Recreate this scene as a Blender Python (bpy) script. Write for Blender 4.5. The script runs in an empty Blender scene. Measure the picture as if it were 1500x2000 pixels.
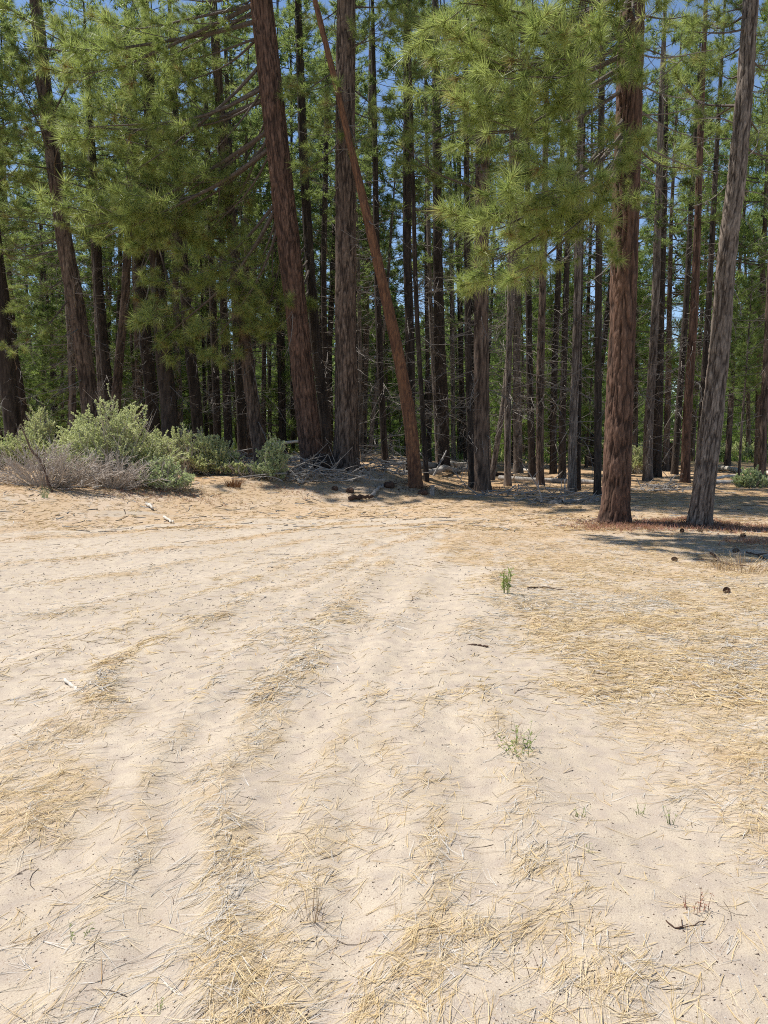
import bpy, math, random
import numpy as np
from mathutils import Vector, Matrix

# ------------------------------------------------------------------ camera, light
SC = bpy.context.scene
COL = SC.collection
R = math.radians
FPX = 1450.0                       # focal length in pixels of the 1500 x 2000 photograph
HOR = 845.0                        # horizon row
EYE = 1.6
PITCH = math.atan((1000 - HOR) / FPX)
cam_d = bpy.data.cameras.new('camera')
cam = bpy.data.objects.new('camera', cam_d)
COL.objects.link(cam)
cam_d.sensor_fit = 'VERTICAL'
cam_d.sensor_height = 36.0
cam_d.lens = FPX / 2000 * 36.0
cam_d.clip_start = 0.05
cam_d.clip_end = 3000
cam.location = (0, 0, EYE)
cam.rotation_euler = (R(90) - PITCH, 0, 0)
SC.camera = cam

SUN_EL, SUN_AZ = R(62), R(-66)     # azimuth from +Y towards +X
sunv = Vector((math.sin(SUN_AZ) * math.cos(SUN_EL), math.cos(SUN_AZ) * math.cos(SUN_EL), math.sin(SUN_EL)))
w = bpy.data.worlds.new('World'); SC.world = w; w.use_nodes = True
nt = w.node_tree
sky = nt.nodes.new('ShaderNodeTexSky')
sky.sky_type = 'NISHITA'; sky.sun_disc = False
sky.sun_elevation = SUN_EL; sky.sun_rotation = SUN_AZ
sky.altitude = 1300; sky.air_density = 1.0; sky.dust_density = 0.0; sky.ozone_density = 2.6
nt.links.new(sky.outputs[0], nt.nodes['Background'].inputs[0])
nt.nodes['Background'].inputs[1].default_value = 0.10
sl = bpy.data.lights.new('sun', 'SUN'); sl.energy = 4.6; sl.angle = R(0.53); sl.color = (1.0, 0.965, 0.91)
so = bpy.data.objects.new('sun', sl); COL.objects.link(so)
so.rotation_euler = sunv.to_track_quat('Z', 'Y').to_euler()
SC.view_settings.view_transform = 'Standard'
SC.view_settings.look = 'None'
SC.view_settings.exposure = 0.66
SC.view_settings.gamma = 1.0
SC.render.engine = 'CYCLES'
SC.cycles.use_denoising = False
SC.cycles.filter_width = 1.05
SC.cycles.max_bounces = 14
SC.cycles.diffuse_bounces = 8
SC.cycles.transmission_bounces = 10

rng = np.random.default_rng(11)
random.seed(5)

# ------------------------------------------------------------------ numpy noise
def _h(ix, iy, iz, seed):
    with np.errstate(over='ignore'):
        n = (ix.astype(np.int64) * 374761393 + iy.astype(np.int64) * 668265263 + iz.astype(np.int64) * 2147483647 + seed * 144665) & 0xFFFFFFFF
        n = ((n ^ (n >> 13)) * 1274126177) & 0xFFFFFFFF
        n = ((n ^ (n >> 16)) * 2246822519) & 0xFFFFFFFF
        n = n ^ (n >> 15)
    return (n & 0xFFFFFF) / float(0xFFFFFF)

def vnoise(x, y, z=None, seed=0):
    if z is None: z = np.zeros_like(x)
    ix, iy, iz = np.floor(x), np.floor(y), np.floor(z)
    fx, fy, fz = x - ix, y - iy, z - iz
    fx, fy, fz = [f * f * (3 - 2 * f) for f in (fx, fy, fz)]
    r = 0
    for a in (0, 1):
        for b in (0, 1):
            for c in (0, 1):
                wgt = (fx if a else 1 - fx) * (fy if b else 1 - fy) * (fz if c else 1 - fz)
                r = r + wgt * _h(ix + a, iy + b, iz + c, seed)
    return r

def fbm(x, y, z=None, oct=4, seed=0):
    r, amp, tot, f = 0, 1.0, 0.0, 1.0
    for o in range(oct):
        r = r + amp * vnoise(x * f, y * f, None if z is None else z * f, seed + o * 17)
        tot += amp; amp *= 0.5; f *= 2.03
    return r / tot

def worley(p, seed=0):
    b = np.floor(p)
    d1 = np.full(len(p), 9.0); d2 = d1.copy(); cid = np.zeros(len(p))
    for i in (-1, 0, 1):
        for j in (-1, 0, 1):
            for k in (-1, 0, 1):
                c = b + (i, j, k)
                h = [_h(c[:, 0], c[:, 1], c[:, 2], seed + q) for q in (1, 2, 3, 4)]
                d = np.sqrt(((c + np.stack(h[:3], 1) - p) ** 2).sum(1))
                n1 = d < d1
                d2 = np.where(n1, d1, np.minimum(d2, d)); cid = np.where(n1, h[3], cid); d1 = np.where(n1, d, d1)
    return d1, d2, cid

def smooth(a, b, x):
    t = np.clip((x - a) / (b - a), 0, 1)
    return t * t * (3 - 2 * t)

# ------------------------------------------------------------------ terrain
def bank(x, y):
    # the needle covered bank on the far side of the track, dying out to the right
    s = (y - 11.6 - (x + 5.9) * 0.86) * 0.76
    return smooth(-0.3, 3.4, s) * smooth(4.0, -0.6, x)

def height(x, y):
    x = np.asarray(x, float); y = np.asarray(y, float)
    h = 0.56 * bank(x, y)
    far = smooth(9, 30, y)
    for mx, my, mr in ((2.8, 13.0, .5), (5.5, 13.0, .4), (-2.0, 20.6, .8), (-1.1, 20.6, .7), (.75, 17.8, .4), (2.6, 19.6, .5)):
        h = h + 0.08 * np.exp(-((x - mx) ** 2 + (y - my) ** 2) / mr ** 2)
    h = h + (fbm(x * 0.25, y * 0.25, seed=3) - 0.5) * 0.30 * far
    h = h + (fbm(x * 0.9 + 9, y * 0.9, seed=5, oct=3) - 0.5) * (0.05 + 0.10 * far)
    return h

def pxdir(px, py):
    cx, cz = (px - 750) / FPX, -(py - 1000) / FPX
    c, s = math.cos(PITCH), math.sin(PITCH)
    return np.array((cx, c + cz * s, -s + cz * c))

def at(px, py, d):
    v = pxdir(px, py)
    return np.array((0, 0, EYE)) + v * (d / v[1])

def ground(px, py):
    v = pxdir(px, py)
    t = np.concatenate([np.linspace(0.8, 30, 1500), np.linspace(30, 120, 1500)])
    P = np.array((0, 0, EYE)) + v * t[:, None]
    below = P[:, 2] < height(P[:, 0], P[:, 1])
    k = np.argmax(below) if below.any() else len(t) - 1
    p = P[k]; p[2] = float(height(p[0], p[1]))
    return p

# ------------------------------------------------------------------ mesh tools
class G:
    def __init__(s):
        s.v = []; s.f = []; s.m = []; s.t = []; s.t2 = []; s.n = 0
    def add(s, v, f, mat=0, tint=0.5, tint2=0.0):
        v = np.asarray(v, np.float32).reshape(-1, 3)
        s.v.append(v)
        s.t.append(np.broadcast_to(np.asarray(tint, np.float32), (len(v),)))
        s.t2.append(np.broadcast_to(np.asarray(tint2, np.float32), (len(v),)))
        for q in (f if isinstance(f, list) else [f]):
            q = np.asarray(q, np.int64)
            if len(q):
                s.f.append(q + s.n); s.m.append(np.full(len(q), mat, np.int32))
        s.n += len(v)
    def mesh(s, name, mats, smooth_=False):
        me = bpy.data.meshes.new(name)
        V = np.concatenate(s.v)
        cnt = np.concatenate([np.full(len(f), f.shape[1], np.int32) for f in s.f])
        loops = np.concatenate([f.ravel() for f in s.f]).astype(np.int32)
        st = np.concatenate([[0], np.cumsum(cnt)[:-1]]).astype(np.int32)
        me.vertices.add(len(V)); me.loops.add(len(loops)); me.polygons.add(len(cnt))
        me.vertices.foreach_set('co', V.ravel())
        me.loops.foreach_set('vertex_index', loops)
        me.polygons.foreach_set('loop_start', st)
        me.polygons.foreach_set('loop_total', cnt)
        me.polygons.foreach_set('material_index', np.concatenate(s.m))
        me.polygons.foreach_set('use_smooth', np.full(len(cnt), smooth_, bool))
        for nm, arr in (('tint', s.t), ('wear', s.t2)):
            a = me.attributes.new(nm, 'FLOAT', 'POINT')
            a.data.foreach_set('value', np.concatenate(arr).astype(np.float32))
        me.update(calc_edges=True)
        for m in (mats if isinstance(mats, (list, tuple)) else [mats]): me.materials.append(m)
        return me

def link(name, me, parent=None, loc=None, rot=None, sca=None):
    o = bpy.data.objects.new(name, me); COL.objects.link(o)
    if parent is not None: o.parent = parent
    if loc is not None: o.location = loc
    if rot is not None: o.rotation_euler = rot
    if sca is not None: o.scale = sca
    return o

def tag(o, label, cat, group=None):
    o['label'] = label; o['category'] = cat
    if group: o['group'] = group
    return o

def unit(v):
    v = np.asarray(v, float)
    return v / np.maximum(np.linalg.norm(v, axis=-1, keepdims=True), 1e-9)

def tubes(P, rad, k=4):
    """P (N,n,3) polylines, rad (N,n): open tubes with k sides."""
    P = np.asarray(P, float); rad = np.asarray(rad, float)
    N, n, _ = P.shape
    T = unit(np.gradient(P, axis=1))
    mean = unit(P[:, -1] - P[:, 0])
    ref = np.where(np.abs(mean[:, 2:3]) > 0.8, np.array([[1.0, 0, 0]]), np.array([[0, 0, 1.0]]))[:, None, :]
    A = unit(np.cross(T, np.broadcast_to(ref, T.shape))); B = np.cross(T, A)
    th = np.arange(k) / k * 2 * np.pi
    V = P[:, :, None, :] + rad[:, :, None, None] * (A[:, :, None, :] * np.cos(th)[None, None, :, None] + B[:, :, None, :] * np.sin(th)[None, None, :, None])
    i = np.arange(n - 1)[:, None] * k; j = np.arange(k)[None, :]; j2 = (j + 1) % k
    q = np.stack([i + j, i + j2, i + k + j2, i + k + j], -1).reshape(-1, 4)
    F = (np.arange(N)[:, None, None] * (n * k) + q[None]).reshape(-1, 4)
    return V.reshape(-1, 3), F

def spikes(o, d, L, wd, rg):
    """one thin triangle per needle"""
    N = len(o)
    s = unit(np.cross(d, rg.normal(size=(N, 3)))) * (np.asarray(wd) / 2).reshape(-1, 1)
    V = np.stack([o - s, o + s, o + d * np.asarray(L).reshape(-1, 1)], 1).reshape(-1, 3)
    return V, np.arange(N * 3).reshape(-1, 3)

def tuft(P, D, k, length, wd, rg, spread=0.95, back=0.10):
    """k needles round each twig tip P pointing along D"""
    N = len(P)
    o = np.repeat(P, k, 0); d = np.repeat(unit(D), k, 0)
    off = rg.random((N * k, 1)) ** 1.3
    o = o - d * off * back
    r = unit(rg.normal(size=(N * k, 3)))
    nd = unit(d * (1.05 - 0.55 * off) + r * spread + np.array((0, 0, -0.10)))
    L = np.repeat(length * (0.8 + 0.4 * rg.random(N)), k) * (0.7 + 0.5 * rg.random(N * k))
    V, F = spikes(o, nd, L, wd * (0.8 + 0.4 * rg.random(N * k)), rg)
    tint = np.repeat(np.clip(np.repeat(rg.normal(0.5, 0.26, N), k) + rg.normal(0, 0.10, N * k), 0, 1), 3)
    return V, F, tint

# ------------------------------------------------------------------ materials
def mat(name):
    m = bpy.data.materials.new(name); m.use_nodes = True
    n = m.node_tree; b = n.nodes['Principled BSDF']
    return m, n, b

def N(n, t, **kw):
    x = n.nodes.new(t)
    for k, v in kw.items():
        if k in ('operation', 'blend_type', 'data_type', 'attribute_name', 'feature', 'noise_dimensions', 'distance'): setattr(x, k, v)
        else: x.inputs[k].default_value = v
    return x

def attr(n, nm):
    return N(n, 'ShaderNodeAttribute', attribute_name=nm).outputs['Fac']

def mix(n, fac, a, b, blend='MIX'):
    x = n.nodes.new('ShaderNodeMix'); x.data_type = 'RGBA'; x.blend_type = blend; x.clamp_factor = True
    for sock, v in ((x.inputs[0], fac), (x.inputs[6], a), (x.inputs[7], b)):
        if isinstance(v, bpy.types.NodeSocket): n.links.new(v, sock)
        elif sock.type == 'RGBA': sock.default_value = (*v, 1)
        else: sock.default_value = v
    return x.outputs[2]

def ramp(n, fac, stops):
    x = n.nodes.new('ShaderNodeValToRGB'); e = x.color_ramp.elements
    while len(e) < len(stops): e.new(0.5)
    for el, (p, c) in zip(e, stops):
        el.position = p; el.color = (*c, 1) if not isinstance(c, float) else (c, c, c, 1)
    n.links.new(fac, x.inputs[0]); return x.outputs[0]

def math_(n, op, a, b=0.0, clamp=False):
    x = n.nodes.new('ShaderNodeMath'); x.operation = op; x.use_clamp = clamp
    for s, v in zip(x.inputs, (a, b)):
        if isinstance(v, bpy.types.NodeSocket): n.links.new(v, s)
        else: s.default_value = v
    return x.outputs[0]

def noise(n, scale, detail=4, rough=0.55, vec=None, dist=0.0):
    x = n.nodes.new('ShaderNodeTexNoise')
    x.inputs['Scale'].default_value = scale; x.inputs['Detail'].default_value = detail
    x.inputs['Roughness'].default_value = rough; x.inputs['Distortion'].default_value = dist
    if vec is not None: n.links.new(vec, x.inputs['Vector'])
    return x.outputs[0]

def coords(n, scale=(1, 1, 1), rot=(0, 0, 0)):
    t = n.nodes.new('ShaderNodeTexCoord'); mp = n.nodes.new('ShaderNodeMapping')
    mp.inputs['Scale'].default_value = scale; mp.inputs['Rotation'].default_value = rot
    n.links.new(t.outputs['Object'], mp.inputs[0]); return mp.outputs[0]

def bump(n, b, h, strength, dist):
    x = n.nodes.new('ShaderNodeBump'); x.inputs['Strength'].default_value = strength; x.inputs['Distance'].default_value = dist
    n.links.new(h, x.inputs['Height']); n.links.new(x.outputs[0], b.inputs['Normal'])

def leaf_mat(name, stops, trans=0.35, rough=0.5, jitter=True, spec=0.35):
    m, n, b = mat(name)
    c = ramp(n, attr(n, 'tint'), stops)
    if jitter:
        oi = n.nodes.new('ShaderNodeObjectInfo')
        c = mix(n, math_(n, 'MULTIPLY', oi.outputs['Random'], 0.4), c, (0.07, 0.12, 0.045))
    n.links.new(c, b.inputs['Base Color'])
    b.inputs['Roughness'].default_value = rough
    b.inputs['Specular IOR Level'].default_value = spec
    tr = n.nodes.new('ShaderNodeBsdfTranslucent'); n.links.new(mix(n, 0.5, c, (0.34, 0.42, 0.10), 'MIX'), tr.inputs[0])
    mx = n.nodes.new('ShaderNodeMixShader'); mx.inputs[0].default_value = trans
    n.links.new(b.outputs[0], mx.inputs[1]); n.links.new(tr.outputs[0], mx.inputs[2])
    n.links.new(mx.outputs[0], n.nodes['Material Output'].inputs[0])
    return m

M = {}
M['needle_near'] = leaf_mat('pine_needle_near', [(0.0, (0.12, 0.165, 0.05)), (0.5, (0.29, 0.35, 0.10)), (0.95, (0.44, 0.48, 0.17)), (1.0, (0.30, 0.18, 0.085))], 0.5, 0.46, False, 0.4)
M['needle'] = leaf_mat('pine_needle', [(0.0, (0.08, 0.12, 0.04)), (0.5, (0.19, 0.25, 0.08)), (1.0, (0.30, 0.36, 0.13))], 0.5, 0.5)
M['needle_fresh'] = leaf_mat('pine_needle_fresh', [(0.0, (0.06, 0.10, 0.026)), (0.5, (0.22, 0.31, 0.075)), (1.0, (0.35, 0.44, 0.13))], 0.5, 0.5)
M['sage'] = leaf_mat('sage_leaf', [(0.0, (0.38, 0.40, 0.19)), (0.5, (0.58, 0.60, 0.32)), (1.0, (0.75, 0.75, 0.47))], 0.5, 0.65, False)
M['sage_blue'] = leaf_mat('sage_leaf_silver', [(0.0, (0.34, 0.40, 0.22)), (0.5, (0.50, 0.56, 0.32)), (1.0, (0.64, 0.68, 0.43))], 0.5, 0.65, False)
M['grass'] = leaf_mat('meadow_grass', [(0.0, (0.07, 0.13, 0.025)), (0.5, (0.13, 0.22, 0.04)), (1.0, (0.22, 0.30, 0.07))], 0.35, 0.6, False)
M['weed'] = leaf_mat('weed_leaf', [(0.0, (0.12, 0.18, 0.04)), (0.5, (0.26, 0.33, 0.08)), (1.0, (0.42, 0.46, 0.16))], 0.3, 0.6, False)
M['red_herb'] = leaf_mat('red_herb_leaf', [(0.0, (0.22, 0.10, 0.06)), (0.5, (0.42, 0.17, 0.13)), (1.0, (0.52, 0.30, 0.20))], 0.25, 0.6, False)
M['straw'] = leaf_mat('dry_needle', [(0.0, (0.20, 0.11, 0.06)), (0.25, (0.42, 0.26, 0.12)), (0.55, (0.56, 0.405, 0.195)), (0.8, (0.64, 0.50, 0.29)), (0.9, (0.46, 0.42, 0.37)), (1.0, (0.60, 0.56, 0.50))], 0.08, 0.6, False)
M['rust'] = leaf_mat('rusty_dead_needle', [(0.0, (0.20, 0.08, 0.03)), (1.0, (0.36, 0.18, 0.07))], 0.2, 0.6, False)

def bark_mat(name, plate, plate2, fissure, scale=1.0, b_amt=0.5):
    """tint = random per plate, wear = 0 in the fissures, 1 on the plates"""
    m, n, b = mat(name)
    v = coords(n, (1, 1, 0.22))
    ns = noise(n, 14 * scale, 6, 0.65, v)
    fine = noise(n, 60 * scale, 4, 0.6, v)
    c = mix(n, ramp(n, ns, [(0.3, 0.0), (0.7, 1.0)]), plate, plate2)
    c = mix(n, ramp(n, noise(n, 2.2, 4, 0.6, coords(n, (1, 1, 0.35))), [(0.42, 0.0), (0.62, 0.45)]), c, tuple(q * 0.5 for q in plate))
    c = mix(n, math_(n, 'MULTIPLY', attr(n, 'tint'), 0.22), c, plate2)
    vo = n.nodes.new('ShaderNodeTexVoronoi'); vo.feature = 'DISTANCE_TO_EDGE'; vo.inputs['Scale'].default_value = 9 * scale
    vn = n.nodes.new('ShaderNodeVectorMath'); vn.operation = 'ADD'
    n.links.new(v, vn.inputs[0])
    nz = n.nodes.new('ShaderNodeTexNoise'); nz.inputs['Scale'].default_value = 5 * scale
    n.links.new(v, nz.inputs['Vector'])
    vs = n.nodes.new('ShaderNodeVectorMath'); vs.operation = 'SCALE'; vs.inputs[3].default_value = 0.16
    n.links.new(nz.outputs['Color'], vs.inputs[0]); n.links.new(vs.outputs[0], vn.inputs[1])
    n.links.new(vn.outputs[0], vo.inputs['Vector'])
    edge = ramp(n, vo.outputs['Distance'], [(0.0, 0.0), (0.16, 1.0)])
    keep = math_(n, 'MULTIPLY', math_(n, 'ADD', math_(n, 'MULTIPLY', edge, 0.4), 0.6), attr(n, 'wear'))
    c = mix(n, keep, fissure, c)
    c = mix(n, math_(n, 'MULTIPLY', fine, 0.5), c, (0.02, 0.015, 0.012), 'MIX')
    n.links.new(c, b.inputs['Base Color']); b.inputs['Roughness'].default_value = 0.9
    b.inputs['Specular IOR Level'].default_value = 0.2
    hh = math_(n, 'ADD', math_(n, 'MULTIPLY', edge, 0.7), math_(n, 'MULTIPLY', ns, 0.6))
    hh = math_(n, 'ADD', hh, math_(n, 'MULTIPLY', fine, 0.25))
    bump(n, b, hh, b_amt, 0.02)
    return m
M['bark_red'] = bark_mat('bark_red_brown', (0.215, 0.108, 0.068), (0.28, 0.175, 0.125), (0.035, 0.02, 0.014))
M['bark_gray'] = bark_mat('bark_gray_brown', (0.33, 0.255, 0.20), (0.46, 0.39, 0.33), (0.04, 0.028, 0.022), 1.3)
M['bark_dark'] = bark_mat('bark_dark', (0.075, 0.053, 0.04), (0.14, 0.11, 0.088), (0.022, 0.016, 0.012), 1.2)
M['bark_mid'] = bark_mat('bark_brown', (0.24, 0.155, 0.11), (0.33, 0.25, 0.19), (0.03, 0.02, 0.015), 1.0)
M['bark_orange'] = bark_mat('bark_orange_dead', (0.36, 0.165, 0.075), (0.30, 0.165, 0.095), (0.09, 0.045, 0.03), 1.6)

def wood_mat(name, a, b_, rough=0.8, s=(30, 30, 4)):
    m, n, b = mat(name)
    c = mix(n, ramp(n, noise(n, 1.0, 5, 0.6, coords(n, s)), [(0.3, 0.0), (0.7, 1.0)]), a, b_)
    c = mix(n, attr(n, 'tint'), c, a)
    n.links.new(c, b.inputs['Base Color']); b.inputs['Roughness'].default_value = rough
    b.inputs['Specular IOR Level'].default_value = 0.2
    bump(n, b, noise(n, 1.0, 5, 0.6, coords(n, s)), 0.5, 0.01)
    return m
M['limb'] = wood_mat('limb_wood', (0.055, 0.042, 0.034), (0.16, 0.13, 0.105))
M['dead_limb'] = wood_mat('dead_limb_wood', (0.12, 0.10, 0.085), (0.26, 0.235, 0.205))
M['gray_wood'] = wood_mat('weathered_gray_wood', (0.17, 0.15, 0.13), (0.40, 0.37, 0.33))
M['pale_wood'] = wood_mat('bleached_wood', (0.42, 0.37, 0.30), (0.66, 0.60, 0.51))
M['dark_wood'] = wood_mat('rotten_dark_wood', (0.035, 0.022, 0.016), (0.13, 0.075, 0.05))
M['twig'] = wood_mat('shrub_twig', (0.36, 0.30, 0.245), (0.58, 0.515, 0.44))
M['cone'] = wood_mat('cone_scale', (0.06, 0.032, 0.02), (0.17, 0.10, 0.06))

# ------------------------------------------------------------------ ground layout
def line(pts): return np.array([ground(*p)[:2] for p in pts])
STRIPS = [(line(p), wd, st) for p, wd, st in [
    ([(-20, 1600), (70, 1490), (120, 1405), (190, 1330), (300, 1268), (400, 1212), (520, 1165), (650, 1112), (780, 1060), (900, 1020)], 0.11, 0.95),
    ([(60, 1640), (110, 1520), (160, 1450), (170, 1400)], 0.19, 0.9),
    ([(400, 2050), (430, 1880), (445, 1750), (440, 1620), (470, 1480), (545, 1365), (620, 1285), (640, 1220), (700, 1150), (760, 1090)], 0.14, 0.85),
    ([(380, 2050), (420, 1930), (440, 1830)], 0.13, 0.9),
    ([(900, 2080), (850, 1850), (830, 1700), (815, 1560), (780, 1430), (830, 1350), (900, 1260), (930, 1180), (960, 1120)], 0.15, 0.52),
    ([(700, 2080), (760, 1950), (860, 1870), (960, 1800), (1060, 1760)], 0.10, 0.5),
    ([(1190, 1950), (1110, 1760), (1060, 1620), (1000, 1490), (950, 1410), (900, 1330)], 0.14, 0.58),
    ([(1040, 1680), (1150, 1640)], 0.10, 0.8),
    ([(600, 1255), (660, 1225)], 0.28, 0.75),
    ([(-100, 1235), (150, 1190), (350, 1150), (560, 1100), (760, 1040)], 0.16, 0.45),
    ([(-100, 1120), (250, 1085), (500, 1050), (700, 1018)], 0.28, 0.75),
    ([(-100, 1165), (150, 1140), (400, 1098), (640, 1050)], 0.22, 0.55),
    ([(-60, 1345), (150, 1262), (350, 1185), (560, 1112), (760, 1048), (960, 1000)], 0.10, 0.62),
    ([(560, 1990), (600, 1750), (640, 1560), (690, 1400), (760, 1240), (830, 1130), (900, 1050), (980, 1005)], 0.10, 0.46),
    ([(180, 1900), (250, 1650), (330, 1450), (450, 1300), (590, 1180), (760, 1075), (900, 1020)], 0.10, 0.50),
    ([(-100, 1062), (150, 1048), (350, 1030), (600, 1002), (800, 985)], 0.35, 0.85),
]]
EDGE = line([(1540, 1870), (1470, 1790), (1350, 1660), (1220, 1545), (1120, 1450), (1020, 1345), (960, 1285), (905, 1225), (880, 1170), (830, 1110), (800, 1075), (830, 1040), (900, 1012)])
EDGE_Y, EDGE_X = EDGE[:, 1], EDGE[:, 0]
SANDY = [(ground(*p)[:2], r, s) for p, r, s in [((770, 1270), 0.55, 1.0), ((800, 1300), 0.5, 1.0), ((930, 1115), 0.5, .9), ((770, 1130), .6, .6), ((1230, 1660), 0.30, 1.0), ((1330, 1800), .30, 1.0), ((1420, 1880), .35, .8), ((1100, 1400), .3, .5), ((920, 1200), .3, .7)]]

def pdist(x, y, pl):
    d = np.full(x.shape, 1e9)
    for a, b in zip(pl[:-1], pl[1:]):
        ab = b - a
        t = np.clip(((x - a[0]) * ab[0] + (y - a[1]) * ab[1]) / (ab @ ab), 0, 1)
        d = np.minimum(d, np.hypot(x - a[0] - t * ab[0], y - a[1] - t * ab[1]))
    return d

def ruts(x, y):
    wx = x + (vnoise(x * 1.1, y * 1.1, seed=46) - 0.5) * 0.12
    r = np.zeros_like(np.asarray(x, float))
    for pl, wd, st in STRIPS: r = np.maximum(r, np.exp(-(pdist(wx, y, pl) / (wd * 1.5)) ** 2))
    return r * smooth(14, 9, y)

def litter(x, y):
    wx = x + (vnoise(x * 2.2, y * 2.2, seed=40) - 0.5) * 0.30 + (vnoise(x * 7, y * 7, seed=44) - .5) * .12
    wy = y + (vnoise(x * 2.2 + 31, y * 2.2, seed=41) - 0.5) * 0.30
    n1 = fbm(x * 2.6, y * 2.6, seed=50)
    n2 = fbm((x + 0.45 * y) * 0.5, (y - 0.45 * x) * 2.6, seed=51)
    d = np.zeros_like(x)
    for pl, wd, st in STRIPS:
        d = np.maximum(d, st * np.exp(-(pdist(wx, wy, pl) / wd) ** 2))
    d = d * (0.62 + 0.62 * smooth(0.32, 0.62, n1))
    ex = np.interp(y, EDGE_Y, EDGE_X)
    right = smooth(-0.1, 0.75, wx - ex) * (0.50 + 0.65 * smooth(0.25, 0.6, n1))
    right = np.where(y > EDGE_Y[-1], np.maximum(right, 0.85), right)
    d = np.maximum(d, right)
    left = smooth(9.8, 12.5, y) * 0.75 * smooth(0.33, 0.62, n2) + smooth(0.0, 0.8, bank(x, y)) * 0.9 * smooth(0.2, 0.5, n1)
    d = np.maximum(d, left)
    d = np.maximum(d, 0.24 * smooth(0.50, 0.72, n2) + 0.04)
    for c, r, s in SANDY:
        d = d * (1 - 0.85 * s * np.exp(-(((wx - c[0]) ** 2 + (wy - c[1]) ** 2) / r ** 2) ** 2))
    d = np.where(y > 17.5, np.maximum(d, 0.9), d)
    return np.clip(d, 0, 1)

def axis(lo, hi, segs):
    out = [lo]
    for end, st in segs:
        while out[-1] < end: out.append(out[-1] + st)
    return np.array(out)

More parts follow.
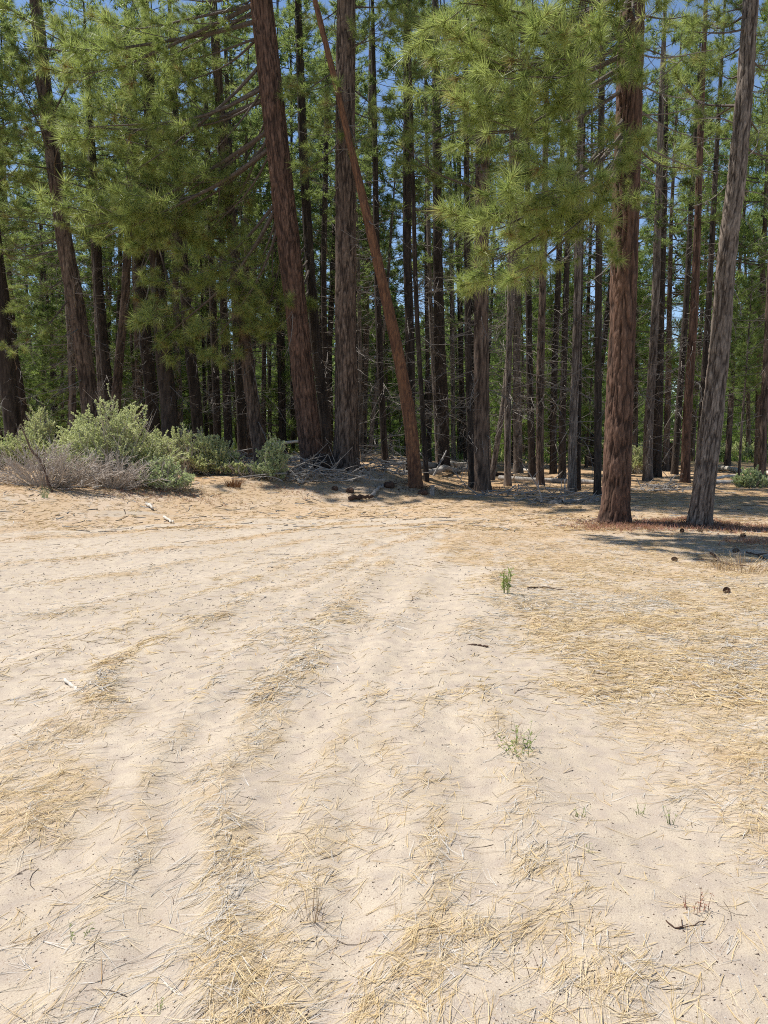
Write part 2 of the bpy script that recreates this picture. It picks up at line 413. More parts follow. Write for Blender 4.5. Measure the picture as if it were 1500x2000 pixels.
def build_ground():
    ys = np.concatenate([np.arange(-60, -4, 8), np.arange(-4, 1, 0.5), np.arange(1.0, 5.5, 0.02), np.arange(5.5, 10, 0.045),
                         np.arange(10, 24, 0.11), np.arange(24, 60, 0.6), np.arange(60, 240, 6), np.array([260, 300, 400, 600, 1000, 1600.])])
    xp = np.concatenate([np.arange(0, 2.0, 0.022), np.arange(2.0, 5, 0.05), np.arange(5, 12, 0.12), np.arange(12, 40, 0.8), np.array([42, 50, 65, 90, 130, 200, 320, 600, 1200.])])
    xs = np.concatenate([-xp[:0:-1], xp])
    X, Y = np.meshgrid(xs, ys)
    Z = height(X, Y)
    Lt = litter(X, Y)
    near = smooth(14, 6, Y) * smooth(10, 5, np.abs(X))
    rel = (fbm(X * 3.2, Y * 3.2, seed=60, oct=4) - 0.5) * 0.024 + (fbm((X + .4 * Y) * 3, (Y - .4 * X) * 10, seed=62, oct=3) - 0.5) * 0.008
    rel += (fbm(X * 16, Y * 16, seed=61, oct=3) - 0.5) * 0.016
    Z = Z + ruts(X, Y) * 0.028 + rel * (0.35 + 0.65 * near) + Lt * 0.009 * near + Lt * near * (fbm(X * 11, Y * 11, seed=66, oct=2) - .5) * .022
    floor = smooth(14, 20, Y + 0.9 * np.minimum(X, 3) - 1.5) * smooth(-1.0, 1.5, X)
    floor = np.maximum(floor, smooth(0.75, 1.0, bank(X, Y)) * 0.8)
    floor = np.maximum(floor, smooth(19, 23, Y))
    n0, n1 = X.shape
    V = np.stack([X, Y, Z], -1).reshape(-1, 3)
    i = np.arange(n0 - 1)[:, None] * n1 + np.arange(n1 - 1)[None]
    F = np.stack([i, i + 1, i + n1 + 1, i + n1], -1).reshape(-1, 4)
    g = G(); g.add(V, F, 0, Lt.ravel(), floor.ravel())
    m, n, b = mat('ground_sand')
    P = coords(n)
    big = noise(n, 0.7, 4, 0.5, P)
    mid = noise(n, 9, 5, 0.6, P)
    gr = noise(n, 160, 3, 0.7, P)
    sand = mix(n, ramp(n, big, [(0.35, 0.0), (0.65, 1.0)]), (0.43, 0.357, 0.262), (0.51, 0.43, 0.325))
    sand = mix(n, ramp(n, mid, [(0.35, 1.0), (0.6, 0.0)]), sand, (0.38, 0.315, 0.25))
    speck = n.nodes.new('ShaderNodeTexVoronoi'); speck.inputs['Scale'].default_value = 95; n.links.new(P, speck.inputs['Vector'])
    dots = math_(n, 'MULTIPLY', math_(n, 'LESS_THAN', speck.outputs['Distance'], 0.27), ramp(n, noise(n, 25, 2, 0.5, P), [(0.5, 0.0), (0.6, 1.0)]))
    sand = mix(n, math_(n, 'MULTIPLY', dots, 0.75), sand, (0.20, 0.14, 0.10))
    sand = mix(n, math_(n, 'MULTIPLY', ramp(n, gr, [(0.40, 0.0), (0.66, 1.0)]), 0.55), sand, (0.30, 0.235, 0.175))
    # matted dry needles below the loose ones: long thin streaks in several directions
    def streak(rot, sx, sy):
        return noise(n, 1.0, 3, 0.6, coords(n, (sx, sy, 1), (0, 0, R(rot))), 0.6)
    s1 = streak(12, 9, 130); s2 = streak(-28, 10, 120); s3 = streak(70, 9, 120)
    st = math_(n, 'MAXIMUM', s1, math_(n, 'MAXIMUM', s2, s3))
    stc = ramp(n, st, [(0.40, (0.22, 0.155, 0.095)), (0.52, (0.34, 0.255, 0.16)), (0.64, (0.45, 0.355, 0.235)), (0.80, (0.55, 0.46, 0.34))])
    tone = noise(n, 1.6, 4, 0.6, P)
    stc = mix(n, ramp(n, tone, [(0.45, 0.0), (0.62, 0.55)]), stc, (0.50, 0.45, 0.39))
    stc = mix(n, ramp(n, noise(n, 0.9, 3, 0.5, P), [(0.5, 0.0), (0.65, 0.35)]), stc, (0.43, 0.29, 0.16))
    sepa = n.nodes.new('ShaderNodeSeparateXYZ'); n.links.new(P, sepa.inputs[0])
    stc = mix(n, ramp(n, math_(n, 'DIVIDE', sepa.outputs['Y'], 20.0), [(0.30, 0.0), (0.60, 0.38)]), stc, (0.44, 0.28, 0.15))
    la = math_(n, 'ADD', attr(n, 'tint'), math_(n, 'MULTIPLY', math_(n, 'SUBTRACT', st, 0.57), 1.7))
    la = ramp(n, la, [(0.34, 0.0), (0.62, 1.0)])
    c = mix(n, math_(n, 'MULTIPLY', la, 0.85), sand, stc)
    # forest floor: duff, bark crumbs, old needles
    duff = ramp(n, noise(n, 7, 6, 0.7, P), [(0.30, (0.15, 0.09, 0.05)), (0.46, (0.33, 0.205, 0.105)), (0.60, (0.46, 0.305, 0.165)), (0.75, (0.52, 0.38, 0.24))])
    duff = mix(n, ramp(n, noise(n, 0.5, 3, 0.5, P), [(0.45, 0.0), (0.65, 0.6)]), duff, stc)
    fl = math_(n, 'MULTIPLY', attr(n, 'wear'), ramp(n, noise(n, 1.1, 4, 0.6, P), [(0.3, 0.55), (0.55, 1.0)]))
    c = mix(n, fl, c, duff)
    # grassy ground far back between the trees
    sep = n.nodes.new('ShaderNodeSeparateXYZ'); n.links.new(P, sep.inputs[0])
    gfar = ramp(n, math_(n, 'DIVIDE', sep.outputs['Y'], 100.0), [(0.36, 0.0), (0.50, 1.0)])
    gp = math_(n, 'MULTIPLY', gfar, ramp(n, noise(n, 0.16, 4, 0.6, P), [(0.35, 0.0), (0.5, 1.0)]))
    c = mix(n, gp, c, (0.13, 0.20, 0.045))
    n.links.new(c, b.inputs['Base Color']); b.inputs['Roughness'].default_value = 0.95
    b.inputs['Specular IOR Level'].default_value = 0.15
    h = math_(n, 'ADD', math_(n, 'MULTIPLY', mid, 0.8), math_(n, 'MULTIPLY', gr, 0.6))
    h = math_(n, 'ADD', h, math_(n, 'MULTIPLY', math_(n, 'MULTIPLY', st, la), 0.5))
    bump(n, b, h, 0.45, 0.016)
    o = link('ground', g.mesh('ground', m, True)); o['kind'] = 'structure'
    return o
build_ground()

def gz(x, y): return float(height(x, y))

# ------------------------------------------------------------------ trees
def trunk_mesh(P, rad, k, rows, matname, cell=0.11, amp=0.02, flare=0.0, seed=0):
    """P: (n,3) spine from the ground up (local), rad (n). Bark plates are real relief."""
    s = np.concatenate([[0], np.cumsum(np.linalg.norm(np.diff(P, axis=0), axis=1))])
    top = s[-1]
    vis = min(11.5, top)
    S = np.concatenate([np.linspace(-0.25, vis, rows), np.linspace(vis, top, max(6, rows // 6))[1:]])
    # gentle smoothing of the kinks between given points
    def ip(a):
        v = np.interp(S, s, a)
        e = np.interp(S - 0.5, s, a) + np.interp(S + 0.5, s, a)
        return np.where((S > 0.6) & (S < top - 0.6), 0.5 * v + 0.25 * e, v)
    C = np.stack([ip(P[:, i]) for i in range(3)], 1)
    C[S < 0, 2] = P[0, 2] + S[S < 0]
    r = ip(rad)
    th = np.arange(k) / k * 2 * np.pi
    fl = 1 + flare * np.exp(-np.maximum(S, 0) / 0.22)[:, None] * (0.6 + 0.7 * vnoise(np.cos(th)[None] * 1.7 + 5, np.sin(th)[None] * 1.7, np.zeros((1, k)) + seed, seed=seed))
    Rr = r[:, None] * fl
    SS = np.broadcast_to(S[:, None], (len(S), k)); TH = np.broadcast_to(th[None], SS.shape)
    q = np.stack([np.cos(TH) * Rr / cell, np.sin(TH) * Rr / cell, SS / (cell * 4.6) + seed * 7.3], -1).reshape(-1, 3)
    wq = q.copy(); wq[:, 0] += (vnoise(q[:, 0] * .8, q[:, 1] * .8, q[:, 2] * 1.6, seed=9) - .5) * 2.2; wq[:, 1] += (vnoise(q[:, 0] * .8 + 7, q[:, 1] * .8, q[:, 2] * 1.6, seed=10) - .5) * 2.2
    d1, d2, cid = worley(wq, seed)
    rid = np.abs(2 * fbm(q[:, 0] * 0.95 + 3, q[:, 1] * 0.95, q[:, 2] * 0.55, oct=3, seed=seed + 8) - 1)
    plate = smooth(0.01, 0.17, rid) * (0.55 + 0.45 * smooth(0.02, 0.30, d2 - d1))
    fine = fbm(q[:, 0] * 3, q[:, 1] * 3, q[:, 2] * 2.2, oct=2, seed=seed + 3)
    lump = fbm(q[:, 0] * .35, q[:, 1] * .35, q[:, 2] * .2, oct=2, seed=seed + 4) - 0.5
    dr = amp * ((plate - 0.75) + 0.5 * (fine - 0.5)) + lump * 0.12 * Rr.reshape(-1)
    Rr = Rr + (dr.reshape(Rr.shape)) * np.clip(Rr / 0.12, 0.15, 1)
    V = C[:, None, :] + np.stack([np.cos(TH) * Rr, np.sin(TH) * Rr, np.zeros_like(Rr)], -1)
    n = len(S)
    i = np.arange(n - 1)[:, None] * k; j = np.arange(k)[None]; j2 = (j + 1) % k
    F = np.stack([i + j, i + j2, i + k + j2, i + k + j], -1).reshape(-1, 4)
    g = G(); g.add(V.reshape(-1, 3), F, 0, cid, 0.04 + 0.96 * plate * (0.5 + 0.75 * fine).clip(0, 1))
    return g.mesh('trunk', M[matname], True)

def branch_curve(L, rg, sag, n=9):
    t = np.linspace(0, 1, n)
    ph = rg.random(3) * 6.28
    P = np.stack([L * t, 0.05 * L * np.sin(t * 4 + ph[0]) * t, L * (-sag * t + 0.9 * sag * t ** 2.6) + 0.03 * L * np.sin(t * 5 + ph[1]) * t], 1)
    return P

def interp_poly(P, t):
    n = len(P) - 1
    f = np.clip(t * n, 0, n - 1e-6); i = f.astype(int); u = (f - i)[:, None]
    return P[i] * (1 - u) + P[i + 1] * u, unit(P[i + 1] - P[i])

def live_branch(L, seed, k=56, live=0.38, nlen=0.20, wd=0.0075, dens=1.0, sag=0.18):
    """returns (wood mesh, needle mesh) of a branch growing along +X"""
    rg = np.random.default_rng(seed)
    P = branch_curve(L, rg, sag)
    wood = G()
    r0 = 0.010 + 0.0085 * L
    v, f = tubes(P[None], np.linspace(r0, 0.005, len(P))[None], 6); wood.add(v, f, 0, 0.2)
    n2 = int(L * 2.9 * dens)
    t2 = np.sort(0.14 + 0.84 * rg.random(n2) ** 0.85)
    tips, dirs = [P[-1]], [P[-1] - P[-2]]
    base, ax = interp_poly(P, t2)
    sec, rr = [], []
    for i in range(n2):
        l2 = L * (0.16 + 0.30 * (1 - t2[i])) * (0.6 + 0.7 * rg.random()) * min(1, t2[i] * 3.0)
        l2 = min(l2, 0.95)
        side = 1 if i % 2 else -1
        a = ax[i]; lat = np.array((-a[1], a[0], 0)); lat /= np.linalg.norm(lat)
        ang = R(38 + 28 * rg.random())
        d = unit(a * math.cos(ang) + lat * side * math.sin(ang) + np.array((0, 0, rg.normal(0.0, 0.28))))
        u = np.linspace(0, 1, 5)[:, None]
        C = base[i] + d * l2 * u + np.array((0, 0, 0.22 * l2)) * u ** 2.2 + a * 0.2 * l2 * u ** 2
        sec.append(C); rr.append(np.linspace(0.0035 + 0.006 * l2, 0.003, 5))
        if t2[i] < live and rg.random() < 0.9: continue
        tips.append(C[-1]); dirs.append(C[-1] - C[-2])
        m3 = 1 + int(l2 / 0.15 * dens)
        for q in range(m3):
            uu = 0.50 + 0.50 * (q + rg.random()) / max(m3, 1)
            c0, c1 = interp_poly(C, np.array([min(uu, .99)]))
            d3 = unit(c1[0] + 0.95 * unit(rg.normal(size=3)) + np.array((0, 0, 0.30)))
            l3 = 0.05 + 0.11 * rg.random()
            tip = c0[0] + d3 * l3
            tips.append(tip); dirs.append(d3)
            sec.append(np.linspace(c0[0], tip, 5)); rr.append(np.full(5, 0.003))
    v, f = tubes(np.array(sec), np.array(rr), 3); wood.add(v, f, 0, 0.0)
    nd = G()
    v, f, t = tuft(np.array(tips), np.array(dirs), k, nlen, wd, rg); nd.add(v, f, 0, t)
    return wood.mesh('branch', M['limb']), nd.mesh('needles', M['needle_near'])

def dead_branch(L, seed, curl=0.3, matname='dead_limb'):
    rg = np.random.default_rng(seed)
    P = branch_curve(L, rg, rg.uniform(0.1, curl), 10)
    P[:, 1] += 0.12 * L * np.sin(np.linspace(0, 1, 10) * rg.uniform(2, 5))
    g = G()
    v, f = tubes(P[None], np.linspace(0.008 + 0.007 * L, 0.004, 10)[None], 5); g.add(v, f, 0, 0.1)
    n2 = int(4 + L * 4)
    t2 = 0.25 + 0.72 * rg.random(n2)
    b, a = interp_poly(P, t2)
    sec = []
    for i in range(n2):
        l2 = L * rg.uniform(0.12, 0.38) * (1.2 - t2[i])
        d = unit(a[i] * 0.8 + rg.normal(size=3) * 0.6 + np.array((0, 0, -0.2)))
        u = np.linspace(0, 1, 6)[:, None]
        cr = unit(rg.normal(size=3))
        sec.append(b[i] + d * l2 * u + cr * l2 * 0.5 * u ** 2)
    v, f = tubes(np.array(sec), np.linspace(0.006, 0.003, 6)[None].repeat(n2, 0), 3); g.add(v, f, 0, 0.0)
    return g.mesh('dead_branch', M[matname])

LIVE = {1.4: [live_branch(1.4, 100 + i, sag=0.12) for i in range(3)],
        2.2: [live_branch(2.2, 120 + i, sag=0.16) for i in range(4)],
        3.2: [live_branch(3.2, 140 + i, sag=0.22, live=0.35) for i in range(3)]}
DEAD = [dead_branch(L, 170 + i) for i, L in enumerate((0.8, 1.0, 1.3, 1.6, 1.9, 2.3))]

def crown_mesh(name, seed, H=12.0, Rm=2.2, nb=70, k=13, wd=0.020, nlen=0.24, matname='needle', per=13, low=0.55, gap=0.25):
    """foliage and limbs of a whole crown round the z axis, z from 0 to H, as one mesh"""
    rg = np.random.default_rng(seed)
    g = G(); tips, dirs, mains, rads = [], [], [], []
    z = np.sort(rg.random(nb)) ** 0.95 * H
    az = np.cumsum(np.full(nb, 2.4)) + rg.normal(0, 0.5, nb)
    for i in range(nb):
        q = z[i] / H
        L = Rm * (low + (1 - low) * min(1, q / 0.25)) * (1 - q) ** 0.62 * rg.uniform(0.55, 1.15) + 0.25
        if rg.random() < gap * (1 - q): L *= 0.55
        u = np.linspace(0, 1, 5)
        d = np.array((math.cos(az[i]), math.sin(az[i]), 0))
        rise = -0.25 + 0.75 * q + rg.normal(0, 0.12)
        C = np.array((0, 0, z[i])) + d * (L * u)[:, None] + np.array((0, 0, 1.0)) * (L * (rise * u + 0.30 * u ** 2.5))[:, None]
        mains.append(C); rads.append(np.linspace(0.012 + 0.009 * L, 0.006, 5))
        m = max(3, int(per * L))
        nc = max(2, int(1.2 + 1.6 * L)); m = max(m, nc * 4)
        ct = 1 - (rg.random(nc) ** 1.2) * 0.68; cw = rg.uniform(-1, 1, nc); cu = rg.normal(0.05, 0.10, nc)
        ci = rg.integers(0, nc, m); t = np.clip(ct[ci] + rg.normal(0, 0.07, m), 0.15, 1)
        b, a = interp_poly(C, np.minimum(t, 0.999))
        lat = np.array((-d[1], d[0], 0))
        wdt = 0.42 * L * (1.15 - t)
        off = lat * (cw[ci] * wdt + rg.normal(0, 0.10, m))[:, None] + np.array((0, 0, 1.)) * (cu[ci] + rg.normal(0.02, 0.07, m))[:, None]
        tips.append(b + off); dirs.append(unit(a * 0.7 + unit(off + 1e-6) * 0.6 + np.array((0, 0, 0.45)) + rg.normal(0, 0.3, (m, 3))))
    v, f = tubes(np.array(mains), np.array(rads), 3); g.add(v, f, 0, 0.0)
    T = np.concatenate(tips); D = np.concatenate(dirs)
    v, f, t = tuft(T, D, k, nlen, wd, rg, 1.0, 0.12); g.add(v, f, 1, t)
    return g.mesh(name, [M['limb'], M[matname]])

CROWN_A = [crown_mesh('crown', 200 + i, 13.0, 2.2, 70, gap=0.5, per=10, wd=0.028) for i in range(5)]          # tall stand-grown crowns
CROWN_THIN = [crown_mesh('crown', 260 + i, 13.0, 1.5, 40, gap=0.5, per=11, wd=0.026) for i in range(4)]    # suppressed, sparse crowns
CROWN_B = [crown_mesh('crown', 220 + i, 9.0, 1.9, 80, matname='needle_fresh', low=0.9, k=16, wd=0.024, nlen=0.26, per=11, gap=0.15) for i in range(3)]   # young crowns, foliage to the ground
CROWN_FAR = [crown_mesh('crown', 240 + i, 14.0, 2.4, 60, k=9, wd=0.05, nlen=0.34, per=8, gap=0.3) for i in range(3)]

def deadwood_mesh(seed, z0, z1, nb, L0=0.5, L1=1.5):
    """the many small dead twigs up a shaded trunk"""
    rg = np.random.default_rng(seed); g = G()
    P, Rr = [], []
    for i in range(nb):
        z = rg.uniform(z0, z1); a = rg.random() * 6.283; L = rg.uniform(L0, L1)
        d = np.array((math.cos(a), math.sin(a), rg.normal(-0.1, 0.25)))
        u = np.linspace(0, 1, 6)[:, None]
        cr = rg.normal(size=3) * 0.3
        C = np.array((0, 0, z)) + d * L * u + (cr * L + np.array((0, 0, -0.15 * L))) * u ** 2
        P.append(C); Rr.append(np.linspace(0.013, 0.004, 6))
        for q in range(int(2 + L * 3)):
            b, t = interp_poly(C, np.array([rg.uniform(0.35, 0.98)]))
            d2 = unit(t[0] + rg.normal(size=3) * 0.7); l2 = L * rg.uniform(0.12, 0.35); c2 = rg.normal(size=3) * 0.4
            P.append(b[0] + d2 * l2 * u + c2 * l2 * u ** 2); Rr.append(np.linspace(0.006, 0.003, 6))
    v, f = tubes(np.array(P), np.array(Rr), 3); g.add(v, f, 0, rg.random(len(v)) * 0.5)
    return g.mesh('dead_twigs', M['dead_limb'])
TWIGS = [deadwood_mesh(300 + i, 1.0, 9.5, 46) for i in range(4)]

def pine(name, label, spine_px, base=None, d=None, H=23.0, k=20, rows=70, bark='bark_dark', crown=None, crown_z=8.0, crown_s=1.0,
         twigs=True, cell=0.10, amp=0.016, flare=0.25, seed=0, group=None, cat='tree', straight=0.35, crown_len=None):
    """a pine standing on the ground whose trunk passes through the given image points (px, py, width in px) at its own distance"""
    if d is None:
        b = ground(*base); d = b[1]
    else:
        b = at(*base, d); b[2] = gz(b[0], d)
    pts = [b]; rad = [None]
    for px, py, wpx in spine_px:
        p = at(px, py, d); pts.append(p); rad.append(wpx / 2 / FPX * d)
    rad[0] = rad[1] * 1.04
    order = np.argsort([p[2] for p in pts]); pts = [pts[i] for i in order]; rad = [rad[i] for i in order]
    if pts[0][2] > b[2] + 1e-6: pass
    top = pts[-1]; dirn = unit(pts[-1] - pts[0]); up = unit(dirn * (1 - straight) + np.array((0, 0, 1)) * straight)
    if b[2] + H > top[2] + 1:
        n = 5; Lr = b[2] + H - top[2]
        for i in range(1, n + 1):
            pts.append(top + up * Lr * i / n); rad.append(rad[len(order) - 1] * (1 - i / n) + 0.025 * i / n)
    P = np.array(pts) - b; rad = np.array(rad)
    t = link(name, None, None, b); t.empty_display_size = 0.2
    tag(t, label, cat, group)
    link('trunk', trunk_mesh(P, rad, k, rows, bark, cell, amp, flare, seed), t)
    def on(z):
        return np.array([np.interp(z, P[:, 2], P[:, 0]), np.interp(z, P[:, 2], P[:, 1]), z])
    rs = random.Random(seed * 13 + 7)
    q = Vector(P[-1] - on(crown_z)).to_track_quat('Z', 'Y') if crown else None
    if crown:
        cl = (H - crown_z) / (crown_len or 13.0)
        c = link('crown', rs.choice(crown), t, on(crown_z), None, (crown_s, crown_s, cl))
        c.rotation_mode = 'QUATERNION'; c.rotation_quaternion = q @ Matrix.Rotation(rs.random() * 6.28, 3, 'Z').to_quaternion(); c['kind'] = 'stuff'
    if twigs:
        c = link('dead_twigs', rs.choice(TWIGS), t, (0, 0, 0), None, (1, 1, rs.uniform(0.85, 1.15)))
        c.rotation_mode = 'QUATERNION'; c.rotation_quaternion = Vector(on(9.0)).to_track_quat('Z', 'Y') @ Matrix.Rotation(rs.random() * 6.28, 3, 'Z').to_quaternion(); c['kind'] = 'stuff'
    return t, P, rad, on

def orient(o, a, b, roll=0.0, base_len=1.0):
    """place a +X branch mesh of length base_len from a to b"""
    v = Vector(b) - Vector(a); L = v.length
    x = v.normalized(); up = Vector((0, 0, 1)); y = up.cross(x)
    if y.length < 1e-3: y = Vector((0, 1, 0))
    y.normalize(); z = x.cross(y)
    m = Matrix((x, y, z)).transposed() @ Matrix.Rotation(roll, 3, 'X')
    o.location = a; o.rotation_mode = 'QUATERNION'; o.rotation_quaternion = m.to_quaternion()
    s = L / base_len; o.scale = (s, s, s)

def add_live(t, org, a, b, rs):
    """a living branch of tree t from a to b (world points)"""
    L = float(np.linalg.norm(np.array(b) - a))
    key = min(LIVE, key=lambda q: abs(q - L))
    wmesh, nmesh = rs.choice(LIVE[key])
    o = link('branch', wmesh, t); orient(o, Vector(np.array(a) - org), Vector(np.array(b) - org), rs.uniform(-0.5, 0.5), key)
    c = link('needles', nmesh, o); c['kind'] = 'stuff'
    return o

def add_dead(t, org, a, b, rs):
    L = float(np.linalg.norm(np.array(b) - a))
    Ls = (0.8, 1.0, 1.3, 1.6, 1.9, 2.3)
    i = min(range(6), key=lambda q: abs(Ls[q] - L) + rs.random() * 0.3)
    o = link('dead_branch', DEAD[i], t); orient(o, Vector(np.array(a) - org), Vector(np.array(b) - org), rs.uniform(0, 6.28), Ls[i])
    return o

def dress(t, P, on, z0, z1, n, L0, L1, seed, azr=(0, 360), rise=0.05):
    """spread living branches round a trunk between two heights"""
    rs = random.Random(seed); org = np.array(t.location)
    for i in range(n):
        z = z0 + (z1 - z0) * (i + rs.random()) / n
        a = on(z) + org; az = R(rs.uniform(*azr)); L = rs.uniform(L0, L1)
        b = a + np.array((math.cos(az) * L, math.sin(az) * L, L * rs.gauss(rise, 0.15)))
        add_live(t, org, a, b, rs)

def dress_dead(t, P, on, z0, z1, n, L0, L1, seed, azr=(0, 360)):
    rs = random.Random(seed); org = np.array(t.location)
    for i in range(n):
        z = z0 + (z1 - z0) * (i + rs.random()) / n
        a = on(z) + org; az = R(rs.uniform(*azr)); L = rs.uniform(L0, L1)
        add_dead(t, org, a, a + np.array((math.cos(az) * L, math.sin(az) * L, L * rs.gauss(-0.1, 0.2))), rs)

# --- the big pine on the right with the sunlit hanging foliage
t, P, rad, on = pine('pine_tree', 'thick red-brown pine trunk with sunlit hanging boughs, standing beside the sandy track',
    [(1208, 833, 51), (1215, 667, 48), (1222, 400, 49), (1230, 150, 46), (1235, 0, 44)], base=(1201, 1022), H=19, k=96, rows=300, bark='bark_red',
    crown=CROWN_A, crown_z=10.5, crown_s=0.8, twigs=False, cell=0.062, amp=0.03, flare=0.32, seed=1)
R1 = t; org = np.array(t.location); d0 = org[1]; rs = random.Random(21)
def boughs(lst, spread=0.35, fill=1):
    for (tz, px, py, dd) in lst:
        for q in range(fill):
            a = on(tz + rs.uniform(-0.15, 0.15)) + org
            b = at(px + rs.uniform(-18, 18) * q, py + rs.uniform(-15, 15) * q, d0 + dd + rs.uniform(-spread, spread) * q)
            add_live(t, org, a, b, rs)
boughs([(8.3, 835, 60, -1.8), (7.9, 835, 170, -1.2), (8.8, 880, 20, -2.2), (8.4, 930, 95, -2.4), (7.8, 935, 230, -1.9), (7.3, 915, 265, -1.3),
        (8.2, 1000, 140, -2.6), (8.5, 1075, 80, -2.6), (7.9, 1100, 160, -2.4),
        (6.5, 910, 430, -1.9), (6.4, 940, 490, -1.4), (6.7, 980, 405, -2.2), (6.3, 985, 525, -1.7), (6.8, 1060, 365, -2.3), (6.3, 1070, 470, -2.0), (6.6, 1120, 360, -2.4), (6.2, 1110, 505, -1.4),
        (9.0, 985, 20, -2.6), (9.2, 1080, 10, -2.2), (9.4, 1030, -60, -2.2), (8.9, 1150, 35, -2.4), (9.6, 1150, -50, -2.0), (5.75, 1240, 405, -0.5)])
boughs([(8.7, 1240, 40, -1.6), (8.0, 1335, 110, 0.5), (8.6, 1345, 30, 0.6), (6.6, 1330, 330, 1.0)], fill=1)
for (tz, px, py, dd) in [(7.9, 1390, 100, 0.2), (7.5, 1370, 200, 0.1), (7.1, 1420, 255, 0.3), (6.9, 1400, 180, -.4), (6.3, 1310, 350, .6), (5.9, 1320, 420, .3), (6.1, 1120, 420, -.5), (5.6, 1100, 520, .6), (7.3, 1340, 120, -.5), (6.6, 1420, 330, .2), (5.3, 1150, 560, -.3)]:
    add_dead(t, org, on(tz) + org, at(px, py, d0 + dd), rs)

# --- the gray pine leaning to the right
t, P, rad, on = pine('pine_tree', 'gray scaly-barked pine leaning right with a few bare twigs, behind the red herbs',
    [(1389, 833, 40), (1407, 667, 36), (1419, 500, 33), (1441, 333, 32), (1458, 133, 28), (1466, 0, 26)], base=(1366, 1022), H=17, k=72, rows=260, bark='bark_gray',
    crown=CROWN_A, crown_z=10.5, crown_s=1.0, twigs=False, cell=0.05, amp=0.022, flare=0.25, seed=2)
org = np.array(t.location); d0 = org[1]; rs = random.Random(22)
boughs([(7.9, 1420, 60, 0.5), (8.3, 1380, 30, 0.8), (8.5, 1490, 20, 0.3), (7.6, 1530, 120, 0.2), (8.8, 1440, -30, -0.8), (7.4, 1400, 150, 1.2), (6.9, 1340, 180, 1.5), (9.2, 1500, -40, -0.6), (6.6, 1500, 250, 1.4), (8.0, 1350, 60, -.5), (8.1, 1490, 70, .9), (7.7, 1390, 120, 1.3), (7.6, 1510, 140, .8), (8.6, 1430, 10, 1.0), (8.4, 1385, 50, 1.6), (6.4, 1520, 310, 1.0), (7.0, 1390, 230, 1.8)])
for (tz, px, py, dd) in [(4.3, 1447, 570, 0.1), (4.15, 1446, 620, -.2), (3.6, 1432, 668, 0.0), (6.3, 1360, 290, 0.1), (6.0, 1490, 250, .3), (6.8, 1500, 190, -.2), (5.5, 1500, 400, .2), (5.2, 1470, 450, .1), (6.5, 1340, 230, .2), (7.1, 1540, 150, .2), (5.8, 1350, 400, .4)]:
    add_dead(t, org, on(tz) + org, at(px, py, d0 + dd), rs)

# --- the two big pines left of the leaning dead one
t, P, rad, on = pine('pine_tree', 'thickest trunk, a red-brown pine leaning left with an orange sunlit edge',
    [(601, 833, 44), (585, 667, 41), (567, 500, 42), (547, 333, 43), (529, 167, 43), (510, 0, 40)], base=(613, 914), H=25, k=96, rows=280, bark='bark_red',
    crown=CROWN_A, crown_z=11.5, crown_s=1.4, twigs=False, cell=0.065, amp=0.03, flare=0.35, seed=3)
org = np.array(t.location); d0 = org[1]; rs = random.Random(23)
boughs([(11.6, 240, 110, 0.7), (11.2, 330, 170, 1.2), (10.0, 340, 230, 1.0), (9.6, 300, 260, 0.6), (8.9, 330, 400, 1.4), (8.6, 400, 470, 1.2), (8.4, 240, 420, 1.0), (8.8, 150, 420, 0.9), (8.5, 200, 460, 0.8), (8.7, 290, 440, 1.0), (8.9, 420, 420, 1.1),
        (9.5, 130, 240, 1.1), (9.9, 170, 260, -0.2), (11.3, 60, 60, 0.2), (11.8, 110, 120, 0.3), (7.4, 520, 590, 0.9), (7.2, 470, 600, 0.9), (7.1, 440, 570, 1.1), (7.0, 530, 620, 0.8), (6.9, 420, 690, 1.3), (7.3, 340, 570, 1.5), (7.0, 320, 680, 1.5), (9.3, 430, 380, 1.5),
        (10.8, 420, 60, 0.2), (11.5, 360, 40, 0.0), (11.0, 330, 110, 0.4), (10.4, 260, 330, 0.5), (10.0, 380, 330, 0.3), (11.9, 200, 30, 0.3), (12.2, 420, -20, 0.3), (12.0, 300, -10, 0.1)])
for (tz, px, py, dd) in [(9.3, 470, 330, .3), (8.3, 490, 440, .2), (7.4, 500, 520, 0), (6.5, 530, 640, .3), (5.2, 545, 700, -.2)]:
    add_dead(t, org, on(tz) + org, at(px, py, d0 + dd), rs)

t, P, rad, on = pine('pine_tree', 'straight gray-brown pine trunk with flared foot close beside the thickest trunk',
    [(677, 833, 45), (675, 667, 41), (675, 500, 40), (674, 300, 37), (675, 100, 35), (676, 0, 34)], base=(674, 914), H=24, k=88, rows=260, bark='bark_mid',
    crown=CROWN_A, crown_z=12.0, crown_s=1.3, twigs=False, cell=0.075, amp=0.03, flare=0.45, seed=4)
org = np.array(t.location); d0 = org[1]; rs = random.Random(24)
dress(t, P, on, 9.3, 13.5, 12, 1.0, 2.0, 31)
boughs([(9.2, 620, 260, -.8), (9.0, 700, 290, -1.0), (10.3, 560, 180, -.8), (9.6, 640, 200, -1.4), (8.8, 600, 330, -.8)])
dress_dead(t, P, on, 4.0, 10.0, 12, 0.6, 1.4, 32)

